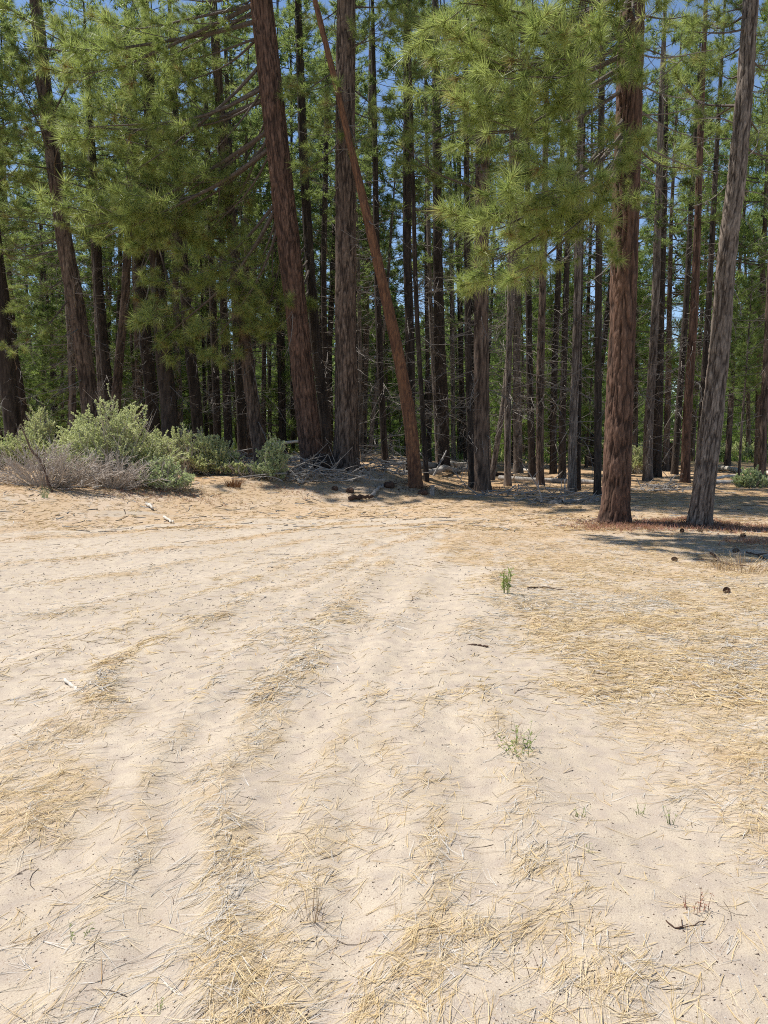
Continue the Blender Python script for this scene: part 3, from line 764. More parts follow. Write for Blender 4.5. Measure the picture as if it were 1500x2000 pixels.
# --- the dead red one that leans across them
t, P, rad, on = pine('dead_pine', 'slender orange-brown dead trunk leaning steeply left across its upright neighbours',
    [(803, 833, 26), (776, 680, 23), (740, 520, 20), (700, 350, 15), (668, 215, 12), (640, 100, 11), (615, 0, 10)], base=(812, 951), H=12, k=32, rows=150, bark='bark_orange',
    crown=None, twigs=False, cell=0.05, amp=0.012, flare=0.12, seed=5, straight=0.0)
org = np.array(t.location); rs = random.Random(25)
dress_dead(t, P, on, 5.5, 10.0, 9, 0.4, 0.9, 33)
dress_dead(t, P, on, 1.5, 6.0, 12, 0.10, 0.32, 34)

# --- far left pine above the shrubs
t, P, rad, on = pine('pine_tree', 'dark reddish pine rising behind the big sage bush, veiled in dead twigs',
    [(177, 800, 33), (165, 700, 32), (150, 600, 31), (130, 500, 30), (95, 250, 26), (70, 0, 22)], base=(180, 850), d=24, H=18, k=48, rows=160, bark='bark_mid',
    crown=CROWN_A, crown_z=10.5, crown_s=0.85, twigs=True, cell=0.08, amp=0.022, seed=6)
org = np.array(t.location); d0 = org[1]; rs = random.Random(26)
boughs([(9.8, 20, 120, -1.5), (9.5, 60, 200, -2), (10.2, 40, 60, -1.2), (8.8, 110, 250, -2.2), (8.2, 30, 350, -1.2), (7.4, 10, 420, -1), (8.5, 150, 320, -1.5), (10.6, 100, 30, -1.5), (10.4, 160, 60, -1.3), (6.6, 20, 500, -.5), (9.0, -20, 300, -1.8), (5.9, 30, 600, -.8), (5.4, 20, 680, -1.5), (8.0, 170, 420, -1.6)])
dress(t, P, on, 8.0, 11.5, 9, 1.2, 2.2, 36)
dress_dead(t, P, on, 2.2, 7.5, 22, 1.0, 2.3, 37, (110, 330))

# --- the pine beyond the little sage, dark, bent
t, P, rad, on = pine('pine_tree', 'dark pine trunk bending left, just left of the thickest trunk',
    [(500, 833, 26), (487, 740, 25), (472, 620, 23), (458, 500, 21), (440, 330, 19), (425, 150, 17), (415, 0, 15)], base=(512, 897), d=22.0, H=17, k=40, rows=140, bark='bark_mid',
    crown=CROWN_THIN, crown_z=9.5, crown_s=0.9, twigs=True, cell=0.07, amp=0.018, seed=7)
org = np.array(t.location); d0 = org[1]; rs = random.Random(27)
dress(t, P, on, 8.2, 11.5, 7, 1.0, 1.8, 38)
dress_dead(t, P, on, 3.0, 8.5, 14, 0.7, 1.9, 39)

# --- all other trunks that can be told apart: base px, spine, bark, label
OTHERS = [
 # left part
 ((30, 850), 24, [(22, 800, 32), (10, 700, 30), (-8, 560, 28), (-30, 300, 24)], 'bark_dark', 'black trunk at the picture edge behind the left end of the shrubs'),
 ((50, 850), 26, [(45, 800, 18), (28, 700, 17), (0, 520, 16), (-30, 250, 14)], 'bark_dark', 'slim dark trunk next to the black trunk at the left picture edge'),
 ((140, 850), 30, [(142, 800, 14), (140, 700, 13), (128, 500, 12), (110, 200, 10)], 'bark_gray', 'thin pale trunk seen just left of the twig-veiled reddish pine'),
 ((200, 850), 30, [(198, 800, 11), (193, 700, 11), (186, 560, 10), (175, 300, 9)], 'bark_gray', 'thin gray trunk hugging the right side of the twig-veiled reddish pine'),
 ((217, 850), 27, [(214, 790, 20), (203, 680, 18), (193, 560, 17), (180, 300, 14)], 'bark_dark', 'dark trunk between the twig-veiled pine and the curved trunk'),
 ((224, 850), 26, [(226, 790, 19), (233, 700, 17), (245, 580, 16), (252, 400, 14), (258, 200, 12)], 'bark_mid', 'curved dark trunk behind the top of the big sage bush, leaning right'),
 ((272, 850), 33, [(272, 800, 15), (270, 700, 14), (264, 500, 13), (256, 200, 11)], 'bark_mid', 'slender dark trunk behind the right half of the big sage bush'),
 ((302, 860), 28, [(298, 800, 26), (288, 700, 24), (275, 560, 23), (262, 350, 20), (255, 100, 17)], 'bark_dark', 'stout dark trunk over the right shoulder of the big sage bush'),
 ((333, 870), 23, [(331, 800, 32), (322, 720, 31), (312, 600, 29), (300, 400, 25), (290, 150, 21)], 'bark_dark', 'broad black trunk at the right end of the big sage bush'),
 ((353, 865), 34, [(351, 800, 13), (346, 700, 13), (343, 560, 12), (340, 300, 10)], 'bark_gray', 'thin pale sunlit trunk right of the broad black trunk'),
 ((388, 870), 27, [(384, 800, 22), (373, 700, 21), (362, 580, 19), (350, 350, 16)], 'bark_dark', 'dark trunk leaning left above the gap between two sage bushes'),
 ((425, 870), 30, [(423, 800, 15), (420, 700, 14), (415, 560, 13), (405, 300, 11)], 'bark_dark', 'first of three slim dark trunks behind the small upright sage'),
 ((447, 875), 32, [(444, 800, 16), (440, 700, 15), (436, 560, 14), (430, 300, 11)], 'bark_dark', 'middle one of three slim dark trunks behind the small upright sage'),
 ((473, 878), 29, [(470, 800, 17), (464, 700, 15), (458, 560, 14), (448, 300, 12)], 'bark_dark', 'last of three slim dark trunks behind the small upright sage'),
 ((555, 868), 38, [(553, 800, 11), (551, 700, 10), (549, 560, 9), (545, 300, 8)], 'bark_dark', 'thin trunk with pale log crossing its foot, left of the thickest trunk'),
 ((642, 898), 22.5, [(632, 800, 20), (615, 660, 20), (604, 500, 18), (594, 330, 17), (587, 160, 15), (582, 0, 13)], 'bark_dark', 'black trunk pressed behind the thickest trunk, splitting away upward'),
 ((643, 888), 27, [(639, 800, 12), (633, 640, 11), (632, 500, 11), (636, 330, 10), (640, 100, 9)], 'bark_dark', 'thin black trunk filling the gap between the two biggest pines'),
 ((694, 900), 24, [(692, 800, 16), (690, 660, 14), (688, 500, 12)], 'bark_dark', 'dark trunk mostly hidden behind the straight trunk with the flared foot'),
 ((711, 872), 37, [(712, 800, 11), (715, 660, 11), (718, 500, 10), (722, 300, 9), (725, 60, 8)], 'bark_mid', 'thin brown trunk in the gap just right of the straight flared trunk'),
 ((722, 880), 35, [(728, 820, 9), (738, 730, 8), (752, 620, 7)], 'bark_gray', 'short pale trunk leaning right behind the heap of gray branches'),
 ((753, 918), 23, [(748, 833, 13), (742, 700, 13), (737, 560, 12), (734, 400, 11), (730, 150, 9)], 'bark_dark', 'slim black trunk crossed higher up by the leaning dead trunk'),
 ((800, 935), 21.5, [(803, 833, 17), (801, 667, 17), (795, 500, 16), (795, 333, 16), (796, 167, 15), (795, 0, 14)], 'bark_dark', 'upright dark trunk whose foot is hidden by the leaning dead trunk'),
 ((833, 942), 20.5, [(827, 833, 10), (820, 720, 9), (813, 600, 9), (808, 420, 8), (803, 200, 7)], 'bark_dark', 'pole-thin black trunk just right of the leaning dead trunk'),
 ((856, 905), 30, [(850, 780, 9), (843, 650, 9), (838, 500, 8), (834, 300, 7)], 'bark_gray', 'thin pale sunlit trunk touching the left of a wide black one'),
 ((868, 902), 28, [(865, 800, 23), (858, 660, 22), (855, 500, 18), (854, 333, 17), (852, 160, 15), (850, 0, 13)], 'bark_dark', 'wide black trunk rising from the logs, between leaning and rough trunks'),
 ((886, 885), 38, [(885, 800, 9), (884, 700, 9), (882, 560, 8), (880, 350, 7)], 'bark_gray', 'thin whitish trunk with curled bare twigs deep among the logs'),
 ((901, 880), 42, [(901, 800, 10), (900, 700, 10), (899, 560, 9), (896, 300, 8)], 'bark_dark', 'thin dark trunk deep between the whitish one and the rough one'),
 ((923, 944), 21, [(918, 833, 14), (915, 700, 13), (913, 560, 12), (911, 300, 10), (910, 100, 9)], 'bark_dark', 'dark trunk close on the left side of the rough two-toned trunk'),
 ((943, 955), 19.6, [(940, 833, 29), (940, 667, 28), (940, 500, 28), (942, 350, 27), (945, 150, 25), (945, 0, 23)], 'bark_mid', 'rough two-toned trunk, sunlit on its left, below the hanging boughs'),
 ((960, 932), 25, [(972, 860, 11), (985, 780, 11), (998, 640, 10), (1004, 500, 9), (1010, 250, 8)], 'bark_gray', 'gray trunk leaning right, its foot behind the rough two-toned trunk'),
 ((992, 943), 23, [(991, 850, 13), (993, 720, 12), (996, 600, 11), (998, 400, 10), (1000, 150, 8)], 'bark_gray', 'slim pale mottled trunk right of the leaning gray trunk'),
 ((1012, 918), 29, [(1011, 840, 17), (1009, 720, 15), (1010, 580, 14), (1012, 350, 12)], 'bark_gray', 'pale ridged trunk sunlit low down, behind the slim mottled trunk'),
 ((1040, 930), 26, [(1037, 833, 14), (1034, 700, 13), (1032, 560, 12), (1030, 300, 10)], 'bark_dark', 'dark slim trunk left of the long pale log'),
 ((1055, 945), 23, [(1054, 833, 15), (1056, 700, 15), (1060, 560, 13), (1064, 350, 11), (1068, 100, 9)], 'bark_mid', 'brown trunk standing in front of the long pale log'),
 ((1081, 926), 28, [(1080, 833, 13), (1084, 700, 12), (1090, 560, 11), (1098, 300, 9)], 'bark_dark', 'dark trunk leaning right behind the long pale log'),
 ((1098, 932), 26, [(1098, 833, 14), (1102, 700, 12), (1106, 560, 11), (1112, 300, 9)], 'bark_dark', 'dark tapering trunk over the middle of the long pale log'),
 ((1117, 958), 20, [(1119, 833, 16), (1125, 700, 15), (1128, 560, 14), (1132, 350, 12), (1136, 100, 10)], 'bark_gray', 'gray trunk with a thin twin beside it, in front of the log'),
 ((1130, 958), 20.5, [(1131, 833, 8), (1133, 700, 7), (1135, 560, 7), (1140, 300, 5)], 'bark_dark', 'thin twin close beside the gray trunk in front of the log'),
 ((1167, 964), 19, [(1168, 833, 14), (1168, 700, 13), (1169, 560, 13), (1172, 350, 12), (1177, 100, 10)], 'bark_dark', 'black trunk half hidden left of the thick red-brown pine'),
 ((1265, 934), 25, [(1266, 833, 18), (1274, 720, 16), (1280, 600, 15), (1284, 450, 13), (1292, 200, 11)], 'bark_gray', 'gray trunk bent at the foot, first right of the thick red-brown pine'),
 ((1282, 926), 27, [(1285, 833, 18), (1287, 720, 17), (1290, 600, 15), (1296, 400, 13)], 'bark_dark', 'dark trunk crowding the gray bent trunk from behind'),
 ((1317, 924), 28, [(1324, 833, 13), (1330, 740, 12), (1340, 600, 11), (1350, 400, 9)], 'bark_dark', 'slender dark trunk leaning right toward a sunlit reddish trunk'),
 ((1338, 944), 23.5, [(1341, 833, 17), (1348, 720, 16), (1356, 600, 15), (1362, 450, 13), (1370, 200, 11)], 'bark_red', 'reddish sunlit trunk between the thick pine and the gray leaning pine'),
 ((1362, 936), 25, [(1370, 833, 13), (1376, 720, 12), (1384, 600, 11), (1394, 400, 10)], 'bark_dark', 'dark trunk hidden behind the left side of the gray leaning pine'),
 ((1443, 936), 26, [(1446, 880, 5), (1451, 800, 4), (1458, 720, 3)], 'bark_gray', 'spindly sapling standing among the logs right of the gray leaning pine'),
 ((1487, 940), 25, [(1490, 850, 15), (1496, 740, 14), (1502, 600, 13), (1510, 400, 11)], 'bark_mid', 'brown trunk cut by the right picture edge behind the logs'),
]
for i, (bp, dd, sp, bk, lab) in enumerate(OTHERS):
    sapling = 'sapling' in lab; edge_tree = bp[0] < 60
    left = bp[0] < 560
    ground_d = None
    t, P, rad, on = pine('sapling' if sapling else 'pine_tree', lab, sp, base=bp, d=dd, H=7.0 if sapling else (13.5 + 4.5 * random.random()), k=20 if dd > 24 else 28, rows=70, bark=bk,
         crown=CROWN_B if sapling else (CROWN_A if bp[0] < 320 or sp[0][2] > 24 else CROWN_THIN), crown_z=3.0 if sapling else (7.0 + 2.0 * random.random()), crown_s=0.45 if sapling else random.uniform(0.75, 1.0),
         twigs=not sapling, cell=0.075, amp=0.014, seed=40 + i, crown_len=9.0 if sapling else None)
    if bp[0] == 333:
        org = np.array(t.location); d0 = org[1]; rs = random.Random(61)
        boughs([(8.6, 180, 400, -1.6), (8.4, 130, 430, -1.9), (8.2, 215, 450, -2.2), (8.3, 260, 420, -2.4), (8.0, 300, 470, -2.6), (7.9, 160, 470, -1.8), (8.4, 340, 430, -2.6),
                (8.0, 400, 440, -2.2), (7.8, 440, 480, -2.0), (8.2, 420, 400, -2.0), (7.6, 470, 470, -1.6), (9.0, 330, 330, -2.4), (9.2, 250, 300, -2.2), (9.3, 400, 320, -1.8), (10.0, 350, 250, -2.0),
                (5.6, 300, 660, -1.6), (5.8, 350, 690, -1.5), (6.9, 320, 580, -1.8), (6.8, 360, 610, -1.6), (9.8, 200, 240, -1.8), (10.4, 260, 180, -2.0), (10.6, 400, 170, -1.8), (11.2, 330, 90, -2.0), (11.5, 230, 70, -1.8), (11.6, 420, 60, -1.6)])
        for (tz, px, py, dd) in [(6.6, 250, 600, -.9), (6.4, 270, 640, -1.2), (6.2, 255, 665, -.6), (6.8, 285, 570, -1.0), (6.0, 300, 690, -.8), (5.8, 390, 640, -1), (6.6, 400, 590, -1)]:
            add_dead(t, org, on(tz) + org, at(px, py, d0 + dd), rs)
    if bp[0] == 642:
        org = np.array(t.location); d0 = org[1]; rs = random.Random(62)
        boughs([(6.3, 520, 600, -2.2), (6.1, 480, 600, -2.4), (6.0, 540, 630, -2.4), (6.5, 450, 570, -2.0), (5.7, 500, 640, -2.2), (5.4, 430, 690, -1.8)])
    if edge_tree or bp[0] in (302, 333, 388, 943):
        dress(t, P, on, 6.5 if edge_tree else 7.5, 12.5, 16 if edge_tree else 10, 1.4, 2.4, 900 + i)

# --- pines further back that fill the stand
def simple_pine(name, x, y, H, r, crown, cz, cs, clen, label, group, seed, bark='bark_dark', twigs=True, lean=0.03):
    rs = random.Random(seed); b = np.array((x, y, gz(x, y)))
    lx, ly = rs.gauss(0, lean), rs.gauss(0, lean)
    P = np.array([(lx * z + 0.15 * math.sin(z * .3 + seed) * z / H, ly * z, z) for z in np.linspace(0, H, 8)])
    P[:, :2] -= P[0, :2]
    rad = np.linspace(r, 0.025, 8)
    t = link(name, None, None, b); tag(t, label, 'tree', group)
    link('trunk', trunk_mesh(P, rad, 12, 36, bark, 0.09, 0.012, 0.2, seed), t)
    rot = (-ly, lx, 0)
    c = link('crown', rs.choice(crown), t, (np.interp(cz, P[:, 2], P[:, 0]), np.interp(cz, P[:, 2], P[:, 1]), cz), (-ly, lx, rs.random() * 6.28), (cs, cs, (H - cz) / clen)); c['kind'] = 'stuff'
    if twigs:
        c = link('dead_twigs', rs.choice(TWIGS), t, None, (-ly, lx, rs.random() * 6.28)); c['kind'] = 'stuff'
    return t
LAND = [(0, 'the picture edge'), (180, 'the twig-veiled pine'), (505, 'the bending trunk'), (605, 'the thickest trunk'), (674, 'the flared trunk'), (775, 'the leaning dead trunk'),
        (941, 'the two-toned trunk'), (1122, 'the twin gray trunk'), (1205, 'the thick red pine'), (1344, 'the reddish sunlit trunk'), (1390, 'the gray leaning pine'), (1500, 'the picture edge')]
ORD = 'first second third fourth fifth sixth seventh eighth ninth tenth eleventh twelfth thirteenth fourteenth fifteenth sixteenth seventeenth eighteenth nineteenth twentieth'.split()
ORD += ['twenty-' + q for q in ORD[:9]] + ['thirtieth'] + ['thirty-' + q for q in ORD[:9]]
def name_row(lst, what):
    """label each of a row of alike trees by the gap between named trunks it shows in, counted from the left"""
    rows = {}
    for o in lst:
        px = 750 + FPX * o.location.x / o.location.y
        k = max(0, min(len(LAND) - 2, sum(px > q for q, _ in LAND) - 1))
        rows.setdefault(k, []).append((px, o))
    for k, r in rows.items():
        r.sort(key=lambda e: e[0])
        for i, (px, o) in enumerate(r):
            o['label'] = (ORD[i] + ' ' if len(r) > 1 else '') + what + (' from left' if len(r) > 1 else '') + ' between ' + LAND[k][1] + ' and ' + LAND[k + 1][1]
rs = random.Random(77)
DEEP, YOUNG, LIT, UNDER = [], [], [], []
spots = []
def free(x, y, md):
    return all((x - a) ** 2 + (y - b) ** 2 > md * md for a, b in spots)
cnt = 0
while cnt < 34:
    y = rs.uniform(28, 62); x = rs.uniform(-0.53, 0.53) * y
    if not free(x, y, 2.0): continue
    if x / y > 0.12 and rs.random() < (0.6 if y < 45 else 0.3) + (0.38 if x / y > 0.28 else 0): continue
    spots.append((x, y)); cnt += 1
    o = simple_pine('pine_tree', x, y, rs.uniform(12, 16) + (5 if y > 45 else 0), rs.uniform(0.09, 0.20), CROWN_A, rs.uniform(4.5, 8.5), rs.uniform(0.8, 1.15), 13.0,
                'slim dark pine deep in the shade of the stand behind the front trunks', 'pines deep in the stand', 500 + cnt, rs.choice(['bark_dark', 'bark_dark', 'bark_mid', 'bark_gray'])); DEEP.append(o)
cnt = 0
while cnt < 22:
    y = rs.uniform(36, 62); x = rs.uniform(-0.53, -0.06) * y
    if not free(x, y, 1.8): continue
    spots.append((x, y)); cnt += 1
    DEEP.append(simple_pine('pine_tree', x, y, rs.uniform(20, 25), rs.uniform(0.10, 0.18), CROWN_A, rs.uniform(5, 8), rs.uniform(1.1, 1.4), 13.0, 'slim pine', 'pines deep in the stand', 600 + cnt))
cnt = 0
while cnt < 24:
    y = rs.uniform(34, 47); x = rs.uniform(-0.54, 0.42) * y
    if not free(x, y, 1.6) or (x / y > 0.2 and rs.random() < .8): continue
    spots.append((x, y)); cnt += 1
    DEEP.append(simple_pine('pine_tree', x, y, rs.uniform(24, 28), rs.uniform(0.10, 0.18), CROWN_A, rs.uniform(8, 11), rs.uniform(1.15, 1.5), 13.0, 'slim pine', 'pines deep in the stand', 630 + cnt))
cnt = 0
while cnt < 84:
    y = rs.uniform(33, 82); x = rs.uniform(-0.54, 0.54) * y
    if x / y > 0.33 and y < 52: continue
    if not free(x, y, 1.5): continue
    spots.append((x, y)); cnt += 1
    H = rs.uniform(6, 16)
    o = simple_pine('young_pine', x, y, H, 0.03 + 0.008 * H, CROWN_B, rs.uniform(0.6, 1.6), rs.uniform(0.8, 1.15) * (0.65 + H / 26), 9.0,
                'bushy young pine with sunlit green foliage low between the distant trunks', 'young pines between the distant trunks', 700 + cnt, 'bark_mid', False); YOUNG.append(o)
# sunlit pines at the right, foliage hanging low
for i, (px, dd, H, cz, cs) in enumerate([(1300, 32, 18, 4.6, 1.25), (1420, 36, 17, 3.2, 1.3), (1480, 31, 19, 4.2, 1.3), (1350, 42, 19, 4.0, 1.3), (1240, 38, 18, 4.6, 1.2), (1460, 46, 18, 3.0, 1.3), (1530, 40, 20, 3.5, 1.4)]):
    x = (px - 750) / FPX * dd; spots.append((x, dd))
    o = simple_pine('pine_tree', x, dd, H, 0.15, CROWN_B, cz, cs, 9.0, 'sunlit pine with fresh green foliage hanging low, beyond the gray leaning pine', 'sunlit pines beyond the gray leaning pine', 800 + i, 'bark_mid'); LIT.append(o)
name_row(DEEP, 'slim shaded pine'); name_row(YOUNG, 'bushy young pine'); name_row(LIT, 'sunlit low-hanging pine')

# the far wood that closes the view: one mass
def far_wood():
    rg = np.random.default_rng(9); g = G()
    tips, dirs, tr, rr = [], [], [], []
    for i in range(240):
        y = rg.uniform(84, 170); x = rg.uniform(-0.68, 0.68) * y
        H = rg.uniform(15, 24); b = np.array((x, y, gz(x, y)))
        tr.append(np.linspace(b, b + (0, 0, H), 4)); rr.append(np.linspace(0.22, 0.04, 4))
        m = 420; q = rg.random(m) ** 1.25
        z = H * (0.02 + 0.98 * q); a = rg.random(m) * 6.283
        rad = (1 - q) ** 0.6 * 2.6 * (0.35 + 0.65 * np.sqrt(rg.random(m))) * (0.7 + 0.5 * np.sin(z * 2.1 + a * 2 + i))
        d = np.stack([np.cos(a), np.sin(a), np.zeros(m)], 1)
        tips.append(b + d * rad[:, None] + np.stack([0 * z, 0 * z, z], 1)); dirs.append(d + (0, 0, 0.5))
    v, f = tubes(np.array(tr), np.array(rr), 5); g.add(v, f, 0, 0)
    v, f, t = tuft(np.concatenate(tips), np.concatenate(dirs), 4, 0.75, 0.30, rg, 1.0, 0.2); g.add(v, f, 1, t)
    o = link('far_woods', g.mesh('far_woods', [M['bark_dark'], M['needle']])); o['kind'] = 'stuff'
    o['label'] = 'green mass of distant woods closing the view behind the trunks'
far_wood()

# ------------------------------------------------------------------ shrubs
def shrub(name, label, c, rx, ry, hgt, nst, leafm, seed, cat='bush', dead=0.35, leaf_n=60, leaf=0.036, up=1.0, group=None):
    """twiggy bush: stems fork twice, upper twigs carry small leaves, lower ones are bare"""
    rg = np.random.default_rng(seed)
    t = link(name, None, None, c); tag(t, label, cat, group)
    S1, R1_, S2, R2_, tips, dirs, bare = [], [], [], [], [], [], []
    u = np.linspace(0, 1, 6)[:, None]
    for i in range(nst):
        a = rg.random() * 6.283; q = math.sqrt(rg.random())
        end = np.array((math.cos(a) * rx * q, math.sin(a) * ry * q, hgt * (1 - 0.72 * q ** 2.2) * rg.uniform(0.62, 1.05)))
        b0 = np.array((math.cos(a) * rx * 0.22 * q, math.sin(a) * ry * 0.22 * q, -0.03))
        C = b0 + (end - b0) * u + np.array((0, 0, 0.14 * hgt * up)) * (u * (1 - u)) * -1.5 + rg.normal(0, 0.06, 3) * u * (1 - u) * 4
        S1.append(C); R1_.append(np.linspace(0.013, 0.004, 6))
        isdead = rg.random() < dead
        m = 16
        for k_ in range(m):
            tt = rg.uniform(0.3, 1.0)
            b, d = interp_poly(C, np.array([min(tt, .995)]))
            d2 = unit(d[0] * 0.7 + rg.normal(size=3) * 0.55 + np.array((0, 0, 0.55 * up))); l2 = hgt * rg.uniform(0.10, 0.28)
            C2 = b[0] + d2 * l2 * u + rg.normal(size=3) * 0.15 * l2 * u ** 2
            C2[:, 2] = np.maximum(C2[:, 2], 0.02)
            S2.append(C2); R2_.append(np.linspace(0.005, 0.002, 6))
            if not isdead and C2[-1, 2] > hgt * 0.18 * rg.random() + 0.03: tips.append(C2); dirs.append(d2)
    g = G(); v, f = tubes(np.array(S1), np.array(R1_), 4); g.add(v, f, 0, 0.4)
    v, f = tubes(np.array(S2), np.array(R2_), 3); g.add(v, f, 0, rg.random(len(v)) * .4)
    o = link('stems', g.mesh('stems', M['twig']), t); o['kind'] = 'stuff'
    if tips:
        T = np.array(tips); n = len(T)
        q = 1 - rg.random((n, leaf_n)) ** 1.5 * 0.9
        ii = np.clip((q * 5).astype(int), 0, 4); fr = (q * 5 - ii)[..., None]
        Pp = (np.take_along_axis(T, ii[..., None].repeat(3, -1), 1) * (1 - fr) + np.take_along_axis(T, (ii + 1)[..., None].repeat(3, -1), 1) * fr).reshape(-1, 3)
        D = unit(np.repeat(np.array(dirs), leaf_n, 0) * 0.8 + rg.normal(size=Pp.shape) * 0.75)
        s = unit(np.cross(D, rg.normal(size=Pp.shape))) * leaf * 0.25; L = leaf * rg.uniform(0.7, 1.4, (len(Pp), 1))
        V = np.stack([Pp - s * .4, Pp + D * L * .6 - s, Pp + D * L, Pp + D * L * .6 + s], 1).reshape(-1, 3)
        g = G(); tint = np.repeat(np.clip(np.repeat(rg.normal(.5, .2, n), leaf_n) + rg.normal(0, .12, len(Pp)), 0, 1), 4)
        g.add(V, np.arange(len(V)).reshape(-1, 4), 0, tint)
        o = link('leaves', g.mesh('leaves', M[leafm]), t); o['kind'] = 'stuff'
    return t

def spot(px, py, d=None):
    if d is None: return ground(px, py)
    p = at(px, py, d); p[2] = gz(p[0], p[1]); return p
shrub('sage_bush', 'largest yellow-green sage bush with gray twigs below, in front of the dark trunks', spot(225, 940), 1.35, 0.8, 1.72, 120, 'sage', 1, dead=0.18)
shrub('sage_bush', 'tall pale green bush rising behind bare gray twigs at the left picture edge', spot(75, 915), 1.0, 0.7, 1.55, 90, 'sage', 2, dead=0.25)
shrub('sage_bush', 'green bush cut by the left picture edge above the gray brush', spot(-30, 920), 0.9, 0.7, 1.1, 70, 'sage_blue', 3, dead=0.4)
shrub('dead_brush', 'bare gray-purple twiggy brush lying low before the tall bush', spot(90, 950), 1.5, 0.55, 0.95, 120, 'sage', 4, dead=1.0, up=0.2)
shrub('dead_brush', 'bare gray brush at the foot of the largest sage bush', spot(215, 952), 1.2, 0.45, 0.75, 80, 'sage', 5, dead=1.0, up=0.2)
shrub('sage_bush', 'wispy mixed gray and green bush right of the largest sage', spot(372, 925), 0.8, 0.6, 1.15, 70, 'sage', 6, dead=0.45)
shrub('sage_bush', 'small bright upright sage beside the dark bending trunk', spot(425, 928), 0.55, 0.45, 0.95, 50, 'sage', 7, dead=0.12)
shrub('sage_bush', 'low round silvery sage in front of the largest bush', spot(322, 955), 0.62, 0.4, 0.62, 60, 'sage_blue', 8, dead=0.08, leaf_n=20)
shrub('sage_bush', 'narrow upright pale sage in front of the thickest trunk', spot(530, 938), 0.38, 0.3, 0.98, 34, 'sage_blue', 9, dead=0.12)
shrub('dead_brush', 'low gray brush between the upright pale sage and the bending trunk', spot(490, 930), 0.9, 0.4, 0.42, 60, 'sage', 10, dead=0.8, up=0.2)
shrub('green_bush', 'leafy bush at the foot of the sapling by the dark log', spot(1470, 952), 0.55, 0.4, 0.6, 40, 'sage_blue', 12, dead=0.1)
shrub('green_bush', 'hazy green bush right of the thick red-brown pine', spot(1235, 905, 30), 0.9, 0.8, 1.2, 50, 'sage', 13, dead=0.3)
for i, (px, d, h) in enumerate([(1190, 36, 1.1), (1300, 38, 1.2), (1400, 44, 1.0), (1450, 48, 1.3), (1490, 42, 1.1), (1100, 50, 1.0), (780, 46, 1.0), (690, 44, 1.1), (600, 40, 1.0), (1540, 38, 1.2), (870, 48, .9), (960, 44, .9)]):
    o = shrub('understory_bush', 'pale understory bush low between distant trunks', spot(px, 880, d), 1.2, 0.9, h, 34, 'sage' if i % 2 else 'sage_blue', 60 + i, dead=0.2, group='understory bushes far back', leaf=0.06); UNDER.append(o)
name_row(UNDER, 'pale understory bush')

# ------------------------------------------------------------------ logs, branches, sticks
def log(name, label, a, b, r0, r1, matname, seed, cat='log', k=14, n=24, kink=0.05, group=None, stubs=0):
    rg = np.random.default_rng(seed); a = np.array(a); b = np.array(b)
    u = np.linspace(0, 1, n)[:, None]
    C = a + (b - a) * u + np.stack([fbm(u[:, 0] * 3, u[:, 0] * 0 + i + seed, seed=seed) - .5 for i in range(3)], 1) * kink * np.linalg.norm(b - a) * np.sin(u * np.pi)
    rr = np.linspace(r0, r1, n) * (0.85 + 0.3 * fbm(u[:, 0] * 9, u[:, 0] * 0 + 3.3, seed=seed + 2))
    V, F = tubes(C[None], rr[None], k)
    th = np.tile(np.arange(k), n)
    V += unit(V - np.repeat(C, k, 0)) * ((fbm(th * .9, np.repeat(u[:, 0] * 6, k), seed=seed + 5) - .5) * 0.5 * np.repeat(rr, k))[:, None]
    g = G(); g.add(V, F, 0, 0.0)
    for e, sgn in ((0, 1), (n - 1, -1)):
        c = len(V)
        ring = V[e * k:(e + 1) * k]
        g.add(np.concatenate([ring, ring.mean(0, keepdims=True)]), np.stack([np.arange(k), (np.arange(k) + 1) % k, np.full(k, k)], 1), 0, 0.0)
    if stubs:
        S = []
        for i in range(stubs):
            p, d = interp_poly(C, rg.random(1)); dr = unit(d[0] * .5 + rg.normal(size=3) * np.array((1, 1, .5)) + (0, 0, .35)); L = rg.uniform(2.5, 8) * r0
            uu = np.linspace(0, 1, 5)[:, None]
            S.append(p[0] + dr * L * uu + rg.normal(size=3) * .2 * L * uu ** 2)
        v, f = tubes(np.array(S), np.linspace(r0 * .28, r0 * .1, 5)[None].repeat(stubs, 0), 4); g.add(v, f, 0, 0.1)
    o = link(name, g.mesh(name, M[matname], True), None); tag(o, label, cat, group)
    return o
def px_log(name, label, p1, p2, wpx, matname, seed, lift=0.45, d1=None, d2=None, **kw):
    a = spot(*p1, d1); b = spot(*p2, d2)
    r = wpx / 2 / FPX * (a[1] + b[1]) / 2
    a = a + (0, 0, r * lift); b = b + (0, 0, r * lift)
    return log(name, label, a, b, r, r * 0.72, matname, seed, **kw)

px_log('fallen_log', 'long pale weathered log lying behind the brown trunks in mid view', (975, 937), (1172, 946), 12, 'gray_wood', 1, stubs=3)
px_log('fallen_log', 'upper of two pale logs in the sun right of the gray leaning pine', (1385, 915), (1520, 930), 11, 'pale_wood', 2)
px_log('fallen_log', 'lower pale log converging on the sapling, right of the gray leaning pine', (1380, 937), (1445, 932), 9, 'pale_wood', 3)
px_log('fallen_log', 'bluish dark log lying in front of the sapling at the right', (1385, 946), (1530, 944), 11, 'gray_wood', 4)
px_log('fallen_log', 'gray log behind the wide black trunk among tangled branches', (775, 912), (925, 915), 12, 'gray_wood', 5, stubs=4)
px_log('fallen_log', 'pale end of a log poking out between the thin trunks by the green meadow', (1000, 912), (1045, 896), 9, 'pale_wood', 6, d1=31, d2=30)
px_log('fallen_log', 'second gray log low among the tangled branches', (830, 925), (930, 922), 11, 'gray_wood', 7, stubs=3)
